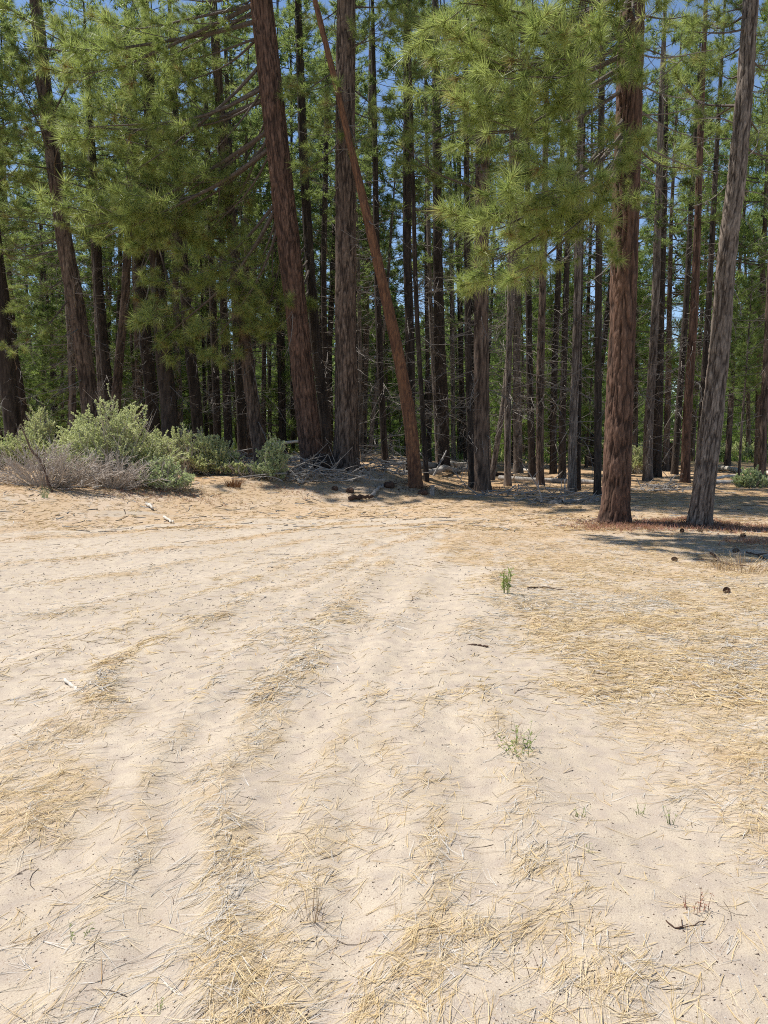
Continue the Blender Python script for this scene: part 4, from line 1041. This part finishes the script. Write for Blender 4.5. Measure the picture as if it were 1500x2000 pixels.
px_log('fallen_log', 'dark rotten log in the shade between rough trunk and log', (955, 928), (1000, 932), 10, 'dark_wood', 8)
a = at(533, 868, 25); b = at(600, 860, 24.5)
log('fallen_log', 'thin white pole propped level, left of the thickest trunk', a, b, 0.055, 0.045, 'pale_wood', 9, kink=0.02)
px_log('fallen_log', 'gray log on the ground behind the upright pale sage', (540, 897), (660, 900), 14, 'gray_wood', 10, stubs=4)
px_log('fallen_log', 'dark log in shadow left of the thick red-brown pine', (1075, 985), (1168, 978), 10, 'gray_wood', 14, stubs=3)
log('leaning_pole', 'thin gray dead pole leaning against the heap of branches', spot(846, 930), at(872, 880, spot(846, 930)[1] + .6), 0.03, 0.02, 'gray_wood', 11, cat='pole', kink=.03)

def heap(name, label, c, rx, ry, hgt, n, seed, matname='gray_wood', r=0.017):
    rg = np.random.default_rng(seed); S, Rr = [], []
    u = np.linspace(0, 1, 7)[:, None]
    for i in range(n):
        a = rg.random() * 6.283; L = rg.uniform(0.35, 1.3)
        p = np.array((rg.normal() * rx * .6, rg.normal() * ry * .6, 0)); p[2] = 0.02 + abs(rg.normal()) * hgt * .45 * math.exp(-(p[0] / rx) ** 2)
        d = np.array((math.cos(a), math.sin(a) * .6, rg.normal(0.08, 0.28)))
        C = p + d * L * (u - .4) + rg.normal(size=3) * .22 * L * u ** 2
        C[:, 2] = np.maximum(C[:, 2], 0.0 + 0.01 * rg.random())
        S.append(C); q = r * rg.uniform(.4, 1.6); Rr.append(np.linspace(q, q * .35, 7))
        for k_ in range(3):
            b, dd = interp_poly(C, np.array([rg.uniform(.3, .95)])); d2 = unit(dd[0] + rg.normal(size=3) * .7); l2 = L * rg.uniform(.12, .4)
            C2 = b[0] + d2 * l2 * u + rg.normal(size=3) * .2 * l2 * u ** 2; C2[:, 2] = np.maximum(C2[:, 2], 0.005)
            S.append(C2); Rr.append(np.linspace(q * .45, q * .2, 7))
    g = G(); v, f = tubes(np.array(S), np.array(Rr), 4); g.add(v, f, 0, rg.random(len(v)) * .3)
    o = link(name, g.mesh(name, M[matname]), None, c); tag(o, label, 'branch heap')
    return o
heap('branch_heap', 'tangle of gray branches at the flared foot of the straight trunk', spot(655, 938), 0.8, 0.35, 0.45, 34, 1)
heap('branch_heap', 'pale heap of dead branches right of the straight flared trunk', spot(745, 900), 0.9, 0.6, 0.9, 60, 2)
heap('branch_heap', 'scattered dead branches left of the thickest trunk', spot(560, 925), 0.9, 0.4, 0.4, 36, 3)
heap('branch_heap', 'dead branches tangled among the gray logs behind the leaning trunk', spot(860, 918), 1.2, 0.8, 0.55, 50, 4)
heap('branch_heap', 'shaded heap of sticks left of the thick red-brown pine', spot(1090, 982), 0.9, 0.4, 0.28, 34, 5)
heap('branch_heap', 'gray branches behind the bending trunk and small sage', spot(485, 905), 0.8, 0.5, 0.6, 34, 6)
heap('branch_heap', 'sticks strewn on the shady ground left of the log', spot(985, 968), 1.2, 0.4, 0.15, 24, 7)

heap('branch_heap', 'low gray slash along the bank between upright pale sage and thickest trunk', spot(585, 940), 1.0, 0.4, 0.35, 36, 8)
heap('branch_heap', 'gray slash at the foot of the slim black crossed trunk', spot(772, 925), 0.9, 0.5, 0.45, 36, 9)
heap('branch_heap', 'pale dead limbs behind the rough two-toned trunk', spot(925, 915), 1.3, 0.8, 0.5, 36, 10)
heap('branch_heap', 'dead limbs behind the slim pale mottled trunk', spot(1030, 915), 1.2, 0.8, 0.4, 30, 11)
heap('branch_heap', 'dead limbs on the shaded floor between thick pine and gray leaning pine', spot(1290, 958), 1.0, 0.5, 0.18, 40, 12)

def stick(label, pts, rpx, matname, seed, name='stick', lift=1.0, forks=0):
    P = np.array([spot(*p) for p in pts]); r = rpx / FPX * P[:, 1].mean()
    P[:, 2] += r * lift + 0.012
    u = np.linspace(0, 1, 12); C = interp_poly(P, u)[0]
    rg = np.random.default_rng(seed); C += rg.normal(0, r * .35, C.shape)
    g = G(); v, f = tubes(C[None], (np.linspace(r, r * .6, 12) * rg.uniform(.8, 1.2, 12))[None], 7); g.add(v, f, 0, 0.0)
    for e in (0, 11):
        ring = v[e * 7:(e + 1) * 7]; g.add(np.concatenate([ring, ring.mean(0, keepdims=True)]), np.stack([np.arange(7), (np.arange(7) + 1) % 7, np.full(7, 7)], 1), 0, 0.0)
    S = []
    for i in range(forks):
        b, d = interp_poly(C, np.array([rg.uniform(.3, .85)])); L = np.linalg.norm(P[-1] - P[0]) * rg.uniform(.2, .45)
        dr = unit(d[0] + np.array((*rg.normal(size=2), .25)) * .8); uu = np.linspace(0, 1, 5)[:, None]; S.append(b[0] + dr * L * uu)
    if S:
        v, f = tubes(np.array(S), np.linspace(r * .55, r * .3, 5)[None].repeat(len(S), 0), 5); g.add(v, f, 0, 0.0)
    o = link(name, g.mesh(name, M[matname], True)); tag(o, label, 'stick'); return o
stick('bleached white stick beside the left strip of needles on the track', [(127, 1336), (145, 1350), (160, 1361)], 4, 'pale_wood', 1)
stick('white stick lying at the far left edge of the track', [(321, 1014), (329, 1019), (338, 1024)], 2.8, 'pale_wood', 2)
stick('short white chip on the bank left of the white stick', [(287, 987), (298, 998)], 3.4, 'pale_wood', 3)
stick('small white stick at the foot of the largest sage bush', [(183, 957), (200, 952)], 2.5, 'pale_wood', 4)
stick('dark crooked twig lying alone on the sandy left wheel track', [(185, 1256), (197, 1250), (214, 1250)], 1.6, 'dark_wood', 5)
stick('long brown twig at the strip of needles in mid track', [(605, 1217), (625, 1213), (648, 1202)], 2.0, 'dark_wood', 6)
stick('short dark stick lying where sand meets the needle carpet', [(912, 1267), (932, 1265), (955, 1268)], 3.0, 'dark_wood', 7)
stick('brown slab of bark lying on the bank in front of the flared trunk', [(684, 977), (705, 976), (726, 976)], 5.0, 'dark_wood', 8, lift=.7)
stick('pale broken stick propped beside the brown bark slab', [(727, 972), (737, 962), (748, 952)], 4, 'gray_wood', 9)
stick('forked dark branch on the needles at the right picture edge', [(1388, 1083), (1408, 1100), (1430, 1110)], 2.2, 'dark_wood', 10, forks=2)
stick('thin dark branch cut by the right picture edge above the dry grass', [(1458, 1083), (1480, 1087), (1505, 1100)], 1.8, 'dark_wood', 11, forks=2)
stick('short white stub at the foot of the thickest trunk', [(578, 935), (586, 946)], 4, 'pale_wood', 12)
stick('gray stick crossing the white stub at the foot of the thickest trunk', [(588, 946), (602, 934)], 2.2, 'gray_wood', 13)
stick('long thin twig on the needles right of the tall green weed', [(1030, 1152), (1060, 1150), (1100, 1156)], 1.4, 'dark_wood', 14)
stick('pale splinter in the needle strip near the bottom edge', [(322, 1934), (340, 1950), (368, 1962)], 2.6, 'pale_wood', 15)
stick('dark twig on bare sand below the middle of the picture', [(560, 1865), (575, 1890), (600, 1915)], 1.6, 'dark_wood', 16, forks=1)
stick('forked dark root on bare sand at the lower right', [(1300, 1810), (1320, 1830), (1375, 1812)], 1.8, 'dark_wood', 17, forks=2)
stick('dark twig leaning left of the dry grass tuft under the trunks', [(1350, 1850), (1362, 1880), (1378, 1888)], 1.8, 'dark_wood', 18, forks=1) if False else None
# leaning bare branch in front of the left brush
log('dead_branch', 'dark crooked bare branch slanting across the brush at the left', spot(102, 962), at(40, 830, spot(102, 962)[1] + .5), 0.028, 0.012, 'dark_wood', 31, cat='branch', kink=.12, stubs=5)

# small dark stump and rotten lumps on the bank
def lump(name, label, c, r, seed, matname, cat, flat=.8):
    rg = np.random.default_rng(seed)
    th = np.linspace(0, 2 * np.pi, 25)[:-1]; ph = np.linspace(-1.2, 1.5, 12)
    TH, PH = np.meshgrid(th, ph); D = np.stack([np.cos(TH) * np.cos(PH), np.sin(TH) * np.cos(PH), np.sin(PH) * flat], -1)
    k = 0.55 + 0.9 * fbm(D[..., 0] * 2.2 + seed, D[..., 1] * 2.2, D[..., 2] * 1.2, oct=4, seed=seed)
    V = D * k[..., None] * r
    n, m = TH.shape; i = np.arange(n - 1)[:, None] * m; j = np.arange(m)[None]; j2 = (j + 1) % m
    g = G(); g.add(V.reshape(-1, 3), np.stack([i + j, i + j2, i + m + j2, i + m + j], -1).reshape(-1, 4), 0, 0.0)
    o = link(name, g.mesh(name, M[matname], False), None, np.array(c) + (0, 0, r * .35)); tag(o, label, cat); return o
lump('rotten_chunk', 'dark brown rotten wood chunk on the bank left of the bark slab', spot(684, 962), 0.10, 1, 'dark_wood', 'wood chunk')
lump('rotten_chunk', 'reddish rotten chunk at the foot of the leaning dead trunk', spot(826, 966), 0.12, 2, 'dark_wood', 'wood chunk', .6)
lump('rotten_chunk', 'small black rotten chunk above the bank rim', spot(654, 957), 0.08, 3, 'dark_wood', 'wood chunk')
lump('earth_mound', 'brown earthy root mound between the two biggest pines', spot(635, 922), 0.42, 4, 'bark_mid', 'mound', .7)
lump('rotten_chunk', 'arched dark root behind the pale broken stick', spot(760, 952), 0.15, 5, 'dark_wood', 'root', .7)
log('stump', 'short gray post-like stump right of the leaning dead trunk', spot(844, 968), spot(844, 968) + np.array((0.01, 0, 0.26)), 0.055, 0.05, 'gray_wood', 41, cat='stump', kink=.02)
log('stump', 'blackened short snag behind the reddish sunlit trunk', spot(1312, 905, 33), spot(1312, 905, 33) + np.array((0.05, 0, 1.2)), 0.28, 0.24, 'dark_wood', 42, cat='stump', kink=.03)

def cone(label, px, py, s, seed, d=None):
    rg = np.random.default_rng(seed); g = G(); n = 70
    i = np.arange(n); q = (i + .5) / n; a = i * 2.39996
    rad = np.sin(np.pi * (0.08 + 0.87 * q)) ** .7 * 0.42 * s; z = (q - .5) * s
    D = np.stack([np.cos(a), np.sin(a), 0.35 - .3 * (1 - q)], 1); o0 = np.stack([np.cos(a) * rad * .35, np.sin(a) * rad * .35, z], 1)
    tip = np.stack([np.cos(a) * rad, np.sin(a) * rad, z + .10 * s], 1); sd = np.stack([-np.sin(a), np.cos(a), 0 * a], 1) * .11 * s
    up = np.array((0, 0, .04 * s))
    V = np.stack([o0, tip - sd, tip + up * .5, tip + sd, tip - up], 1).reshape(-1, 3); b = np.arange(n)[:, None] * 5
    g.add(V, np.concatenate([b + (0, 1, 2), b + (0, 2, 3), b + (0, 4, 1), b + (0, 3, 4), b + (1, 4, 2), b + (2, 4, 3)]), 0, rg.random(n * 5) * .6)
    c = spot(px, py, d)
    o = link('pine_cone', g.mesh('pine_cone', M['cone']), None, c + (0, 0, s * .36), (R(80 + rg.uniform(-15, 15)), 0, rg.random() * 6.28)); tag(o, label, 'pine cone'); return o
cone('open pine cone on the needle carpet below the forked branch', 1419, 1160, .085, 1)
cone('small pine cone between the thick red-brown pine and the forked branch', 1436, 1080, .085, 2)
cone('pine cone in the shade just right of the thick red-brown pine', 1332, 1040, .085, 3)
cone('dark pine cone in the shade at the foot of the gray leaning pine', 1368, 1040, .085, 4)
cone('pine cone at the shadow edge on the right picture side', 1450, 1050, .085, 5)
cone('small pine cone on open needles right of the tall green weed', 1318, 1097, .08, 6)

# ------------------------------------------------------------------ weeds and tufts
def blades(name, label, c, n, h, spread, matname, seed, cat, wd=.004, lean=.5, leafy=0, group=None):
    rg = np.random.default_rng(seed)
    a = rg.random(n) * 6.283; L = h * rg.uniform(.5, 1.1, n); q = rg.random(n) * lean
    u = np.linspace(0, 1, 5)
    d = np.stack([np.cos(a), np.sin(a), 0 * a], 1)
    base = d * (spread * np.sqrt(rg.random(n)))[:, None]
    C = base[:, None] + d[:, None] * (L * q)[:, None, None] * (u ** 1.8)[None, :, None] + np.array((0, 0, 1.)) * (L * (1 - .35 * q))[:, None, None] * u[None, :, None]
    g = G(); v, f = tubes(C, (np.linspace(1, .25, 5) * wd / 2)[None].repeat(n, 0), 3); g.add(v, f, 0, np.repeat(rg.random(n), 15))
    if leafy:
        t = .2 + .8 * rg.random(n * leafy); ii = np.repeat(np.arange(n), leafy); k0 = np.minimum((t * 4).astype(int), 3)
        p = C[ii, k0] + (C[ii, k0 + 1] - C[ii, k0]) * (t * 4 - k0)[:, None]
        D = unit(rg.normal(size=p.shape) + (0, 0, .7)); s = unit(np.cross(D, rg.normal(size=p.shape))) * h * .022; Ll = h * rg.uniform(.08, .2, (len(p), 1))
        V = np.stack([p, p + D * Ll * .5 - s, p + D * Ll, p + D * Ll * .5 + s], 1).reshape(-1, 3); g.add(V, np.arange(len(V)).reshape(-1, 4), 0, np.repeat(rg.random(len(p)), 4))
    o = link(name, g.mesh(name, M[matname]), None, np.array(c) - (0, 0, .004)); tag(o, label, cat, group); return o
blades('tall_weed', 'tall single green weed standing alone on the needle carpet', spot(988, 1163), 7, .32, .03, 'weed', 1, 'weed', .007, .22, 16)
blades('leafy_weed', 'green leafy weed beside the dry tuft right of the sandy hollow', spot(1018, 1478), 14, .16, .07, 'weed', 2, 'weed', .004, .8, 8)
blades('dry_tuft', 'dark dry tuft of grass left of the green leafy weed', spot(985, 1450), 26, .14, .10, 'straw', 3, 'grass tuft', .003, 1.0)
blades('seedling', 'dark little seedling on bare sand at the lower right', spot(1133, 1608), 6, .075, .012, 'weed', 4, 'seedling', .003, .4, 6)
blades('seedling', 'pale tiny seedling right of the dark little one', spot(1250, 1590), 6, .06, .02, 'weed', 5, 'seedling', .003, .5, 6)
blades('seedling', 'upright seedling at the edge of the needle carpet', spot(1310, 1610), 5, .085, .015, 'weed', 6, 'seedling', .003, .4, 6)
blades('seedling', 'seedling with green tip above the pale needles in lower mid right', spot(1152, 1678), 5, .06, .015, 'weed', 7, 'seedling', .003, .4, 5)
blades('seedling', 'reddish seedling above the forked dark root', spot(1350, 1790), 6, .08, .03, 'red_herb', 8, 'seedling', .003, .3, 6)
blades('seedling', 'second reddish seedling beside the first above the forked root', spot(1372, 1780), 5, .08, .02, 'red_herb', 9, 'seedling', .003, .3, 6)
blades('dry_tuft', 'thin upright dry grass tuft on sand in the lower middle', spot(607, 1812), 22, .17, .04, 'straw', 10, 'grass tuft', .0025, .45)
blades('seedling', 'wilted seedling on sand at the lower left', spot(155, 1850), 6, .10, .02, 'weed', 11, 'seedling', .003, .6, 6)
blades('seedling', 'bright green seedling at the bottom picture edge', spot(306, 1992), 6, .05, .015, 'weed', 12, 'seedling', .003, .6, 8)
blades('dry_tuft', 'rusty tuft of dead needles on the bank below the small sage', spot(460, 952), 70, .26, .12, 'rust', 13, 'grass tuft', .012, .9)
blades('dry_tuft', 'smaller rusty tuft left of the other on the bank', spot(448, 950), 40, .16, .1, 'rust', 14, 'grass tuft', .012, 1.2)
blades('dry_tuft', 'straw coloured grass clump at the right picture edge', spot(1450, 1112), 160, .20, .34, 'straw', 15, 'grass tuft', .006, 1.2)
blades('dry_tuft', 'small straw clump beside the forked dark branch', spot(1405, 1112), 60, .15, .16, 'straw', 16, 'grass tuft', .005, 1.2)
blades('grass_tuft', 'little green grass tuft on the bank before the gray brush', spot(87, 972), 26, .26, .06, 'sage_blue', 17, 'grass tuft', .008, .5)
blades('dry_tuft', 'gray dead stems standing on the bank under the small sage', spot(395, 965), 14, .35, .10, 'straw', 18, 'grass tuft', .006, .4)

# ------------------------------------------------------------------ loose needle litter, crumbs, herbs, grass (uncountable)
def surf(x, y):
    """height of the finished ground sheet (same relief as build_ground)"""
    X, Y = np.asarray(x), np.asarray(y)
    Lt = litter(X, Y); near = smooth(14, 6, Y) * smooth(10, 5, np.abs(X))
    rel = (fbm(X * 3.2, Y * 3.2, seed=60, oct=4) - 0.5) * 0.024 + (fbm((X + .4 * Y) * 3, (Y - .4 * X) * 10, seed=62, oct=3) - 0.5) * 0.008
    rel += (fbm(X * 16, Y * 16, seed=61, oct=3) - 0.5) * 0.016
    return height(X, Y) + ruts(X, Y) * 0.028 + rel * (0.35 + 0.65 * near) + Lt * 0.009 * near + Lt * near * (fbm(X * 11, Y * 11, seed=66, oct=2) - .5) * .022

def scatter(n, y0, y1, half=0.56, power=1.0):
    y = np.exp(rng.uniform(math.log(y0), math.log(y1), n)) if power == 0 else y0 + (y1 - y0) * rng.random(n) ** power
    x = rng.uniform(-half, half, n) * y
    return x, y

def needles_on_ground(n, y0, y1, wd, seed, segs, power=0, name='needle_litter', label='dry pine needles strewn over the sand'):
    rg = np.random.default_rng(seed)
    x, y = scatter(n, y0, y1, 0.57, power)
    Lt = litter(x, y)
    keep = rg.random(n) < np.maximum((0.60 + 0.20 * smooth(3.0, 6.0, y)) * Lt ** (1.6 - .3 * smooth(3, 6, y)), 0.030)
    x, y, Lt = x[keep], y[keep], Lt[keep]; m = len(x)
    gray = fbm(x * 1.3, y * 1.3, seed=71)
    # bundles of three needles joined at one end
    k = 3
    main = np.where(rg.random(m) < 0.55, rg.normal(0.25, 0.5, m), rg.random(m) * 6.283) + np.where(x < np.interp(y, EDGE_Y, EDGE_X), 0.6, -0.25) + np.where(rg.random(m) < .5, 0, np.pi)
    A = np.repeat(main, k) + rg.normal(0, 0.12, m * k)
    L = np.repeat(rg.uniform(0.05, 0.15, m), k) * rg.uniform(.8, 1.1, m * k)
    bend = rg.normal(0, .35, m * k)
    X0, Y0 = np.repeat(x, k), np.repeat(y, k)
    z0 = np.repeat(rg.random(m) ** 2 * 0.015 * (0.10 + Lt), k); z1 = rg.random(m * k) ** 2 * 0.016 * (0.10 + np.repeat(Lt, k))
    pts = []
    cx, cy = X0.copy(), Y0.copy()
    for s in range(segs + 1):
        pts.append(np.stack([cx, cy, 0 * cx], 1))
        cx = cx + np.cos(A + bend * s / segs) * L / segs; cy = cy + np.sin(A + bend * s / segs) * L / segs
    C = np.stack(pts, 1)
    zz = surf(C[..., 0], C[..., 1])
    u = np.linspace(0, 1, segs + 1)[None]
    C[..., 2] = zz + z0[:, None] * (1 - u) + z1[:, None] * u + 0.002
    T = unit(C[:, -1] - C[:, 0]); roll = rg.normal(0, .6, m * k)
    S = unit(np.cross(T, np.array((0, 0, 1.)))) * np.cos(roll)[:, None] + np.array((0, 0, 1.)) * np.sin(roll)[:, None]
    W = (wd * (0.7 + .6 * rg.random(m * k)))[:, None]
    rows = [np.stack([C[:, s] - S * W / 2 * (1 - .55 * s / segs), C[:, s] + S * W / 2 * (1 - .55 * s / segs)], 1) for s in range(segs + 1)]
    V = np.concatenate(rows, 1)
    b = np.arange(m * k)[:, None] * (2 * (segs + 1))
    F = np.concatenate([b + np.array((2 * s, 2 * s + 1, 2 * s + 3, 2 * s + 2)) for s in range(segs)])
    old = smooth(.50, .62, gray) * smooth(16, 11, y)
    tint = np.clip(np.where(rg.random(m) < .05 + .12 * smooth(6, 3, y) + .5 * old, rg.uniform(.86, 1.0, m), np.clip(rg.normal(.64, .16, m) + .05 * smooth(5, 3, y) - .18 * smooth(7, 11, y), 0.1, .82)), 0, 1)
    g = G(); g.add(V.reshape(-1, 3), F, 0, np.repeat(np.repeat(tint, k), 2 * (segs + 1)))
    o = link(name, g.mesh(name, M['straw'])); o['kind'] = 'stuff'; o['label'] = label
    return o
needles_on_ground(44000, 1.45, 4.2, 0.0014, 1, 2)
needles_on_ground(64000, 4.2, 12.5, 0.0029, 2, 1)
needles_on_ground(30000, 12.0, 24, 0.006, 3, 1, label='dry pine needles covering the bank and forest floor')

def crumbs(n, y0, y1, s0, s1, seed, matname, name, label, thr=0.0):
    rg = np.random.default_rng(seed)
    x, y = scatter(n, y0, y1, .57, 0)
    keep = fbm(x * 1.7, y * 1.7, seed=80 + seed) > thr; x, y = x[keep], y[keep]; m = len(x)
    s = rg.uniform(s0, s1, m) * rg.random(m) ** .5 * np.clip(y / 4, .7, 2.2)
    base = np.array([(1, 0, 0), (-.5, .87, 0), (-.5, -.87, 0), (0, 0, .8), (.2, .1, -.4)])
    V = base[None] * s[:, None, None] * rg.uniform(.5, 1.4, (m, 5, 1)) * np.array((1, 1, .7))
    a = rg.random(m) * 6.283; ca, sa = np.cos(a)[:, None], np.sin(a)[:, None]
    st = rg.uniform(.8, 2.6, m)[:, None]
    X = V[..., 0] * st; V = np.stack([X * ca - V[..., 1] * sa, X * sa + V[..., 1] * ca, V[..., 2]], -1) + np.stack([x, y, surf(x, y) + s * .2], 1)[:, None]
    b = np.arange(m)[:, None] * 5
    F = np.concatenate([b + t_ for t_ in ((0, 1, 3), (1, 2, 3), (2, 0, 3), (1, 0, 4), (2, 1, 4), (0, 2, 4))])
    g = G(); g.add(V.reshape(-1, 3), F, 0, np.repeat(rg.random(m), 5))
    o = link(name, g.mesh(name, M[matname])); o['kind'] = 'stuff'; o['label'] = label
crumbs(9000, 1.45, 9, .002, .0055, 1, 'dark_wood', 'bark_crumbs', 'dark bark crumbs dotted over the sand', .42)
crumbs(14000, 1.45, 12, .0015, .006, 4, 'pale_wood', 'pebbles', 'pale grit and small pebbles lying on the track', .35)
crumbs(9000, 1.45, 14, .003, .008, 2, 'twig', 'wood_chips', 'grayish wood chips scattered over track and needles', .45)

def twig_litter(n, y0, y1, r, seed, name, label, left_only=False):
    rg = np.random.default_rng(seed); x, y = scatter(n, y0, y1, .57, 0)
    u = np.linspace(-.5, .5, 5); a = rg.random(n) * 6.283; L = rg.uniform(.04, .22, n) * np.clip(y / 6, .6, 1.6)
    b = rg.normal(0, .25, (n, 1)) * u[None] ** 2 * 4
    X = x[:, None] + np.cos(a)[:, None] * L[:, None] * u - np.sin(a)[:, None] * L[:, None] * b * .5; Y = y[:, None] + np.sin(a)[:, None] * L[:, None] * u + np.cos(a)[:, None] * L[:, None] * b * .5
    Z = surf(X, Y) + r * 1.2
    rr = np.linspace(1, .5, 5)[None] * (r * rg.uniform(.5, 1.5, n) * np.clip(y / 5, .6, 3))[:, None]
    g = G(); v, f = tubes(np.stack([X, Y, Z], -1), rr, 3); g.add(v, f, 0, np.repeat(rg.random(n), 15))
    o = link(name, g.mesh(name, M['dark_wood' if seed % 2 else 'gray_wood'])); o['kind'] = 'stuff'; o['label'] = label
twig_litter(240, 1.5, 12, .0016, 1, 'twig_litter', 'small dark twigs lying on sand and needles')
twig_litter(900, 12, 34, .004, 2, 'twig_litter', 'gray twigs littering bank and forest floor')
twig_litter(260, 12, 34, .003, 3, 'twig_litter', 'dark twigs littering bank and forest floor')

def herbs(pts, n, sx, sy, h, matname, seed, name, label, wd=.008):
    rg = np.random.default_rng(seed); P = []
    for p in pts:
        c = spot(*p); P.append(np.stack([c[0] + rg.normal(0, sx, n), c[1] + rg.normal(0, sy, n)], 1))
    P = np.concatenate(P); m = len(P); z = surf(P[:, 0], P[:, 1])
    o0 = np.column_stack([P, z]); o0 = np.repeat(o0, 4, 0); d = unit(rg.normal(size=(m * 4, 3)) * (.7, .7, .3) + (0, 0, .8))
    o0 = o0 + rg.normal(0, .02, o0.shape) * (1, 1, 0)
    V, F = spikes(o0, d, h * rg.uniform(.4, 1.2, m * 4), wd, rg)
    g = G(); g.add(V, F, 0, np.repeat(rg.random(m * 4), 3)); o = link(name, g.mesh(name, M[matname])); o['kind'] = 'stuff'; o['label'] = label
herbs([(1290, 1022), (1330, 1020), (1400, 1028), (1450, 1030), (1490, 1036), (1250, 1030), (1490, 1060), (1180, 1030)], 260, .38, .28, .10, 'red_herb', 1, 'red_herbs', 'low reddish herbs around the two nearest trunks')
herbs([(330, 965), (400, 970), (250, 965), (560, 955)], 160, .5, .3, .07, 'red_herb', 2, 'red_herbs', 'low reddish herbs on the bank below the bushes')

def foot_litter():
    rg = np.random.default_rng(8); g = G()
    for px, py, r in [(1201, 1022, .30), (1366, 1022, .20), (613, 914, .42), (674, 914, .36), (812, 951, .2), (943, 955, .22), (512, 905, .25)]:
        c = spot(px, py); m = 420; a = rg.random(m) * 6.283; q = r * 1.0 + np.abs(rg.normal(0, .45, m))
        x, y = c[0] + np.cos(a) * q, c[1] + np.sin(a) * q; z = surf(x, y) + .012 + .05 * np.exp(-(q - r) / .12)
        L = rg.uniform(.012, .045, (m, 1)); t = rg.random(m) * 6.283; T = np.stack([np.cos(t), np.sin(t), rg.normal(0, .25, m)], 1); S = np.stack([-np.sin(t), np.cos(t), rg.normal(0, .3, m)], 1)
        o0 = np.column_stack([x, y, z]); V = np.stack([o0 - T * L, o0 + S * L * .5, o0 + T * L, o0 - S * L * .5], 1).reshape(-1, 3)
        g.add(V, np.arange(m * 4).reshape(-1, 4), 0, np.repeat(rg.random(m), 4), 0.4 + .6 * np.repeat(rg.random(m), 4))
    o = link('bark_flakes', g.mesh('bark_flakes', M['bark_red'])); o['kind'] = 'stuff'; o['label'] = 'shed bark flakes heaped round the feet of the trunks'
foot_litter()
def meadow():
    rg = np.random.default_rng(4); m = 26000
    y = rg.uniform(38, 80, m); x = rg.uniform(-.6, .6, m) * y
    k = fbm(x * .16, y * .16, seed=90) > .46; x, y = x[k], y[k]; m = len(x)
    o0 = np.column_stack([x, y, height(x, y)]); d = unit(rg.normal(size=(m, 3)) * .35 + (0, 0, 1))
    V, F = spikes(o0, d, rg.uniform(.25, .7, m), .07, rg); g = G(); g.add(V, F, 0, np.repeat(rg.random(m), 3))
    o = link('meadow_grass', g.mesh('meadow_grass', M['grass'])); o['kind'] = 'stuff'; o['label'] = 'bright green grass of the clearing seen between distant trunks'
meadow()
bpy.context.view_layer.update()
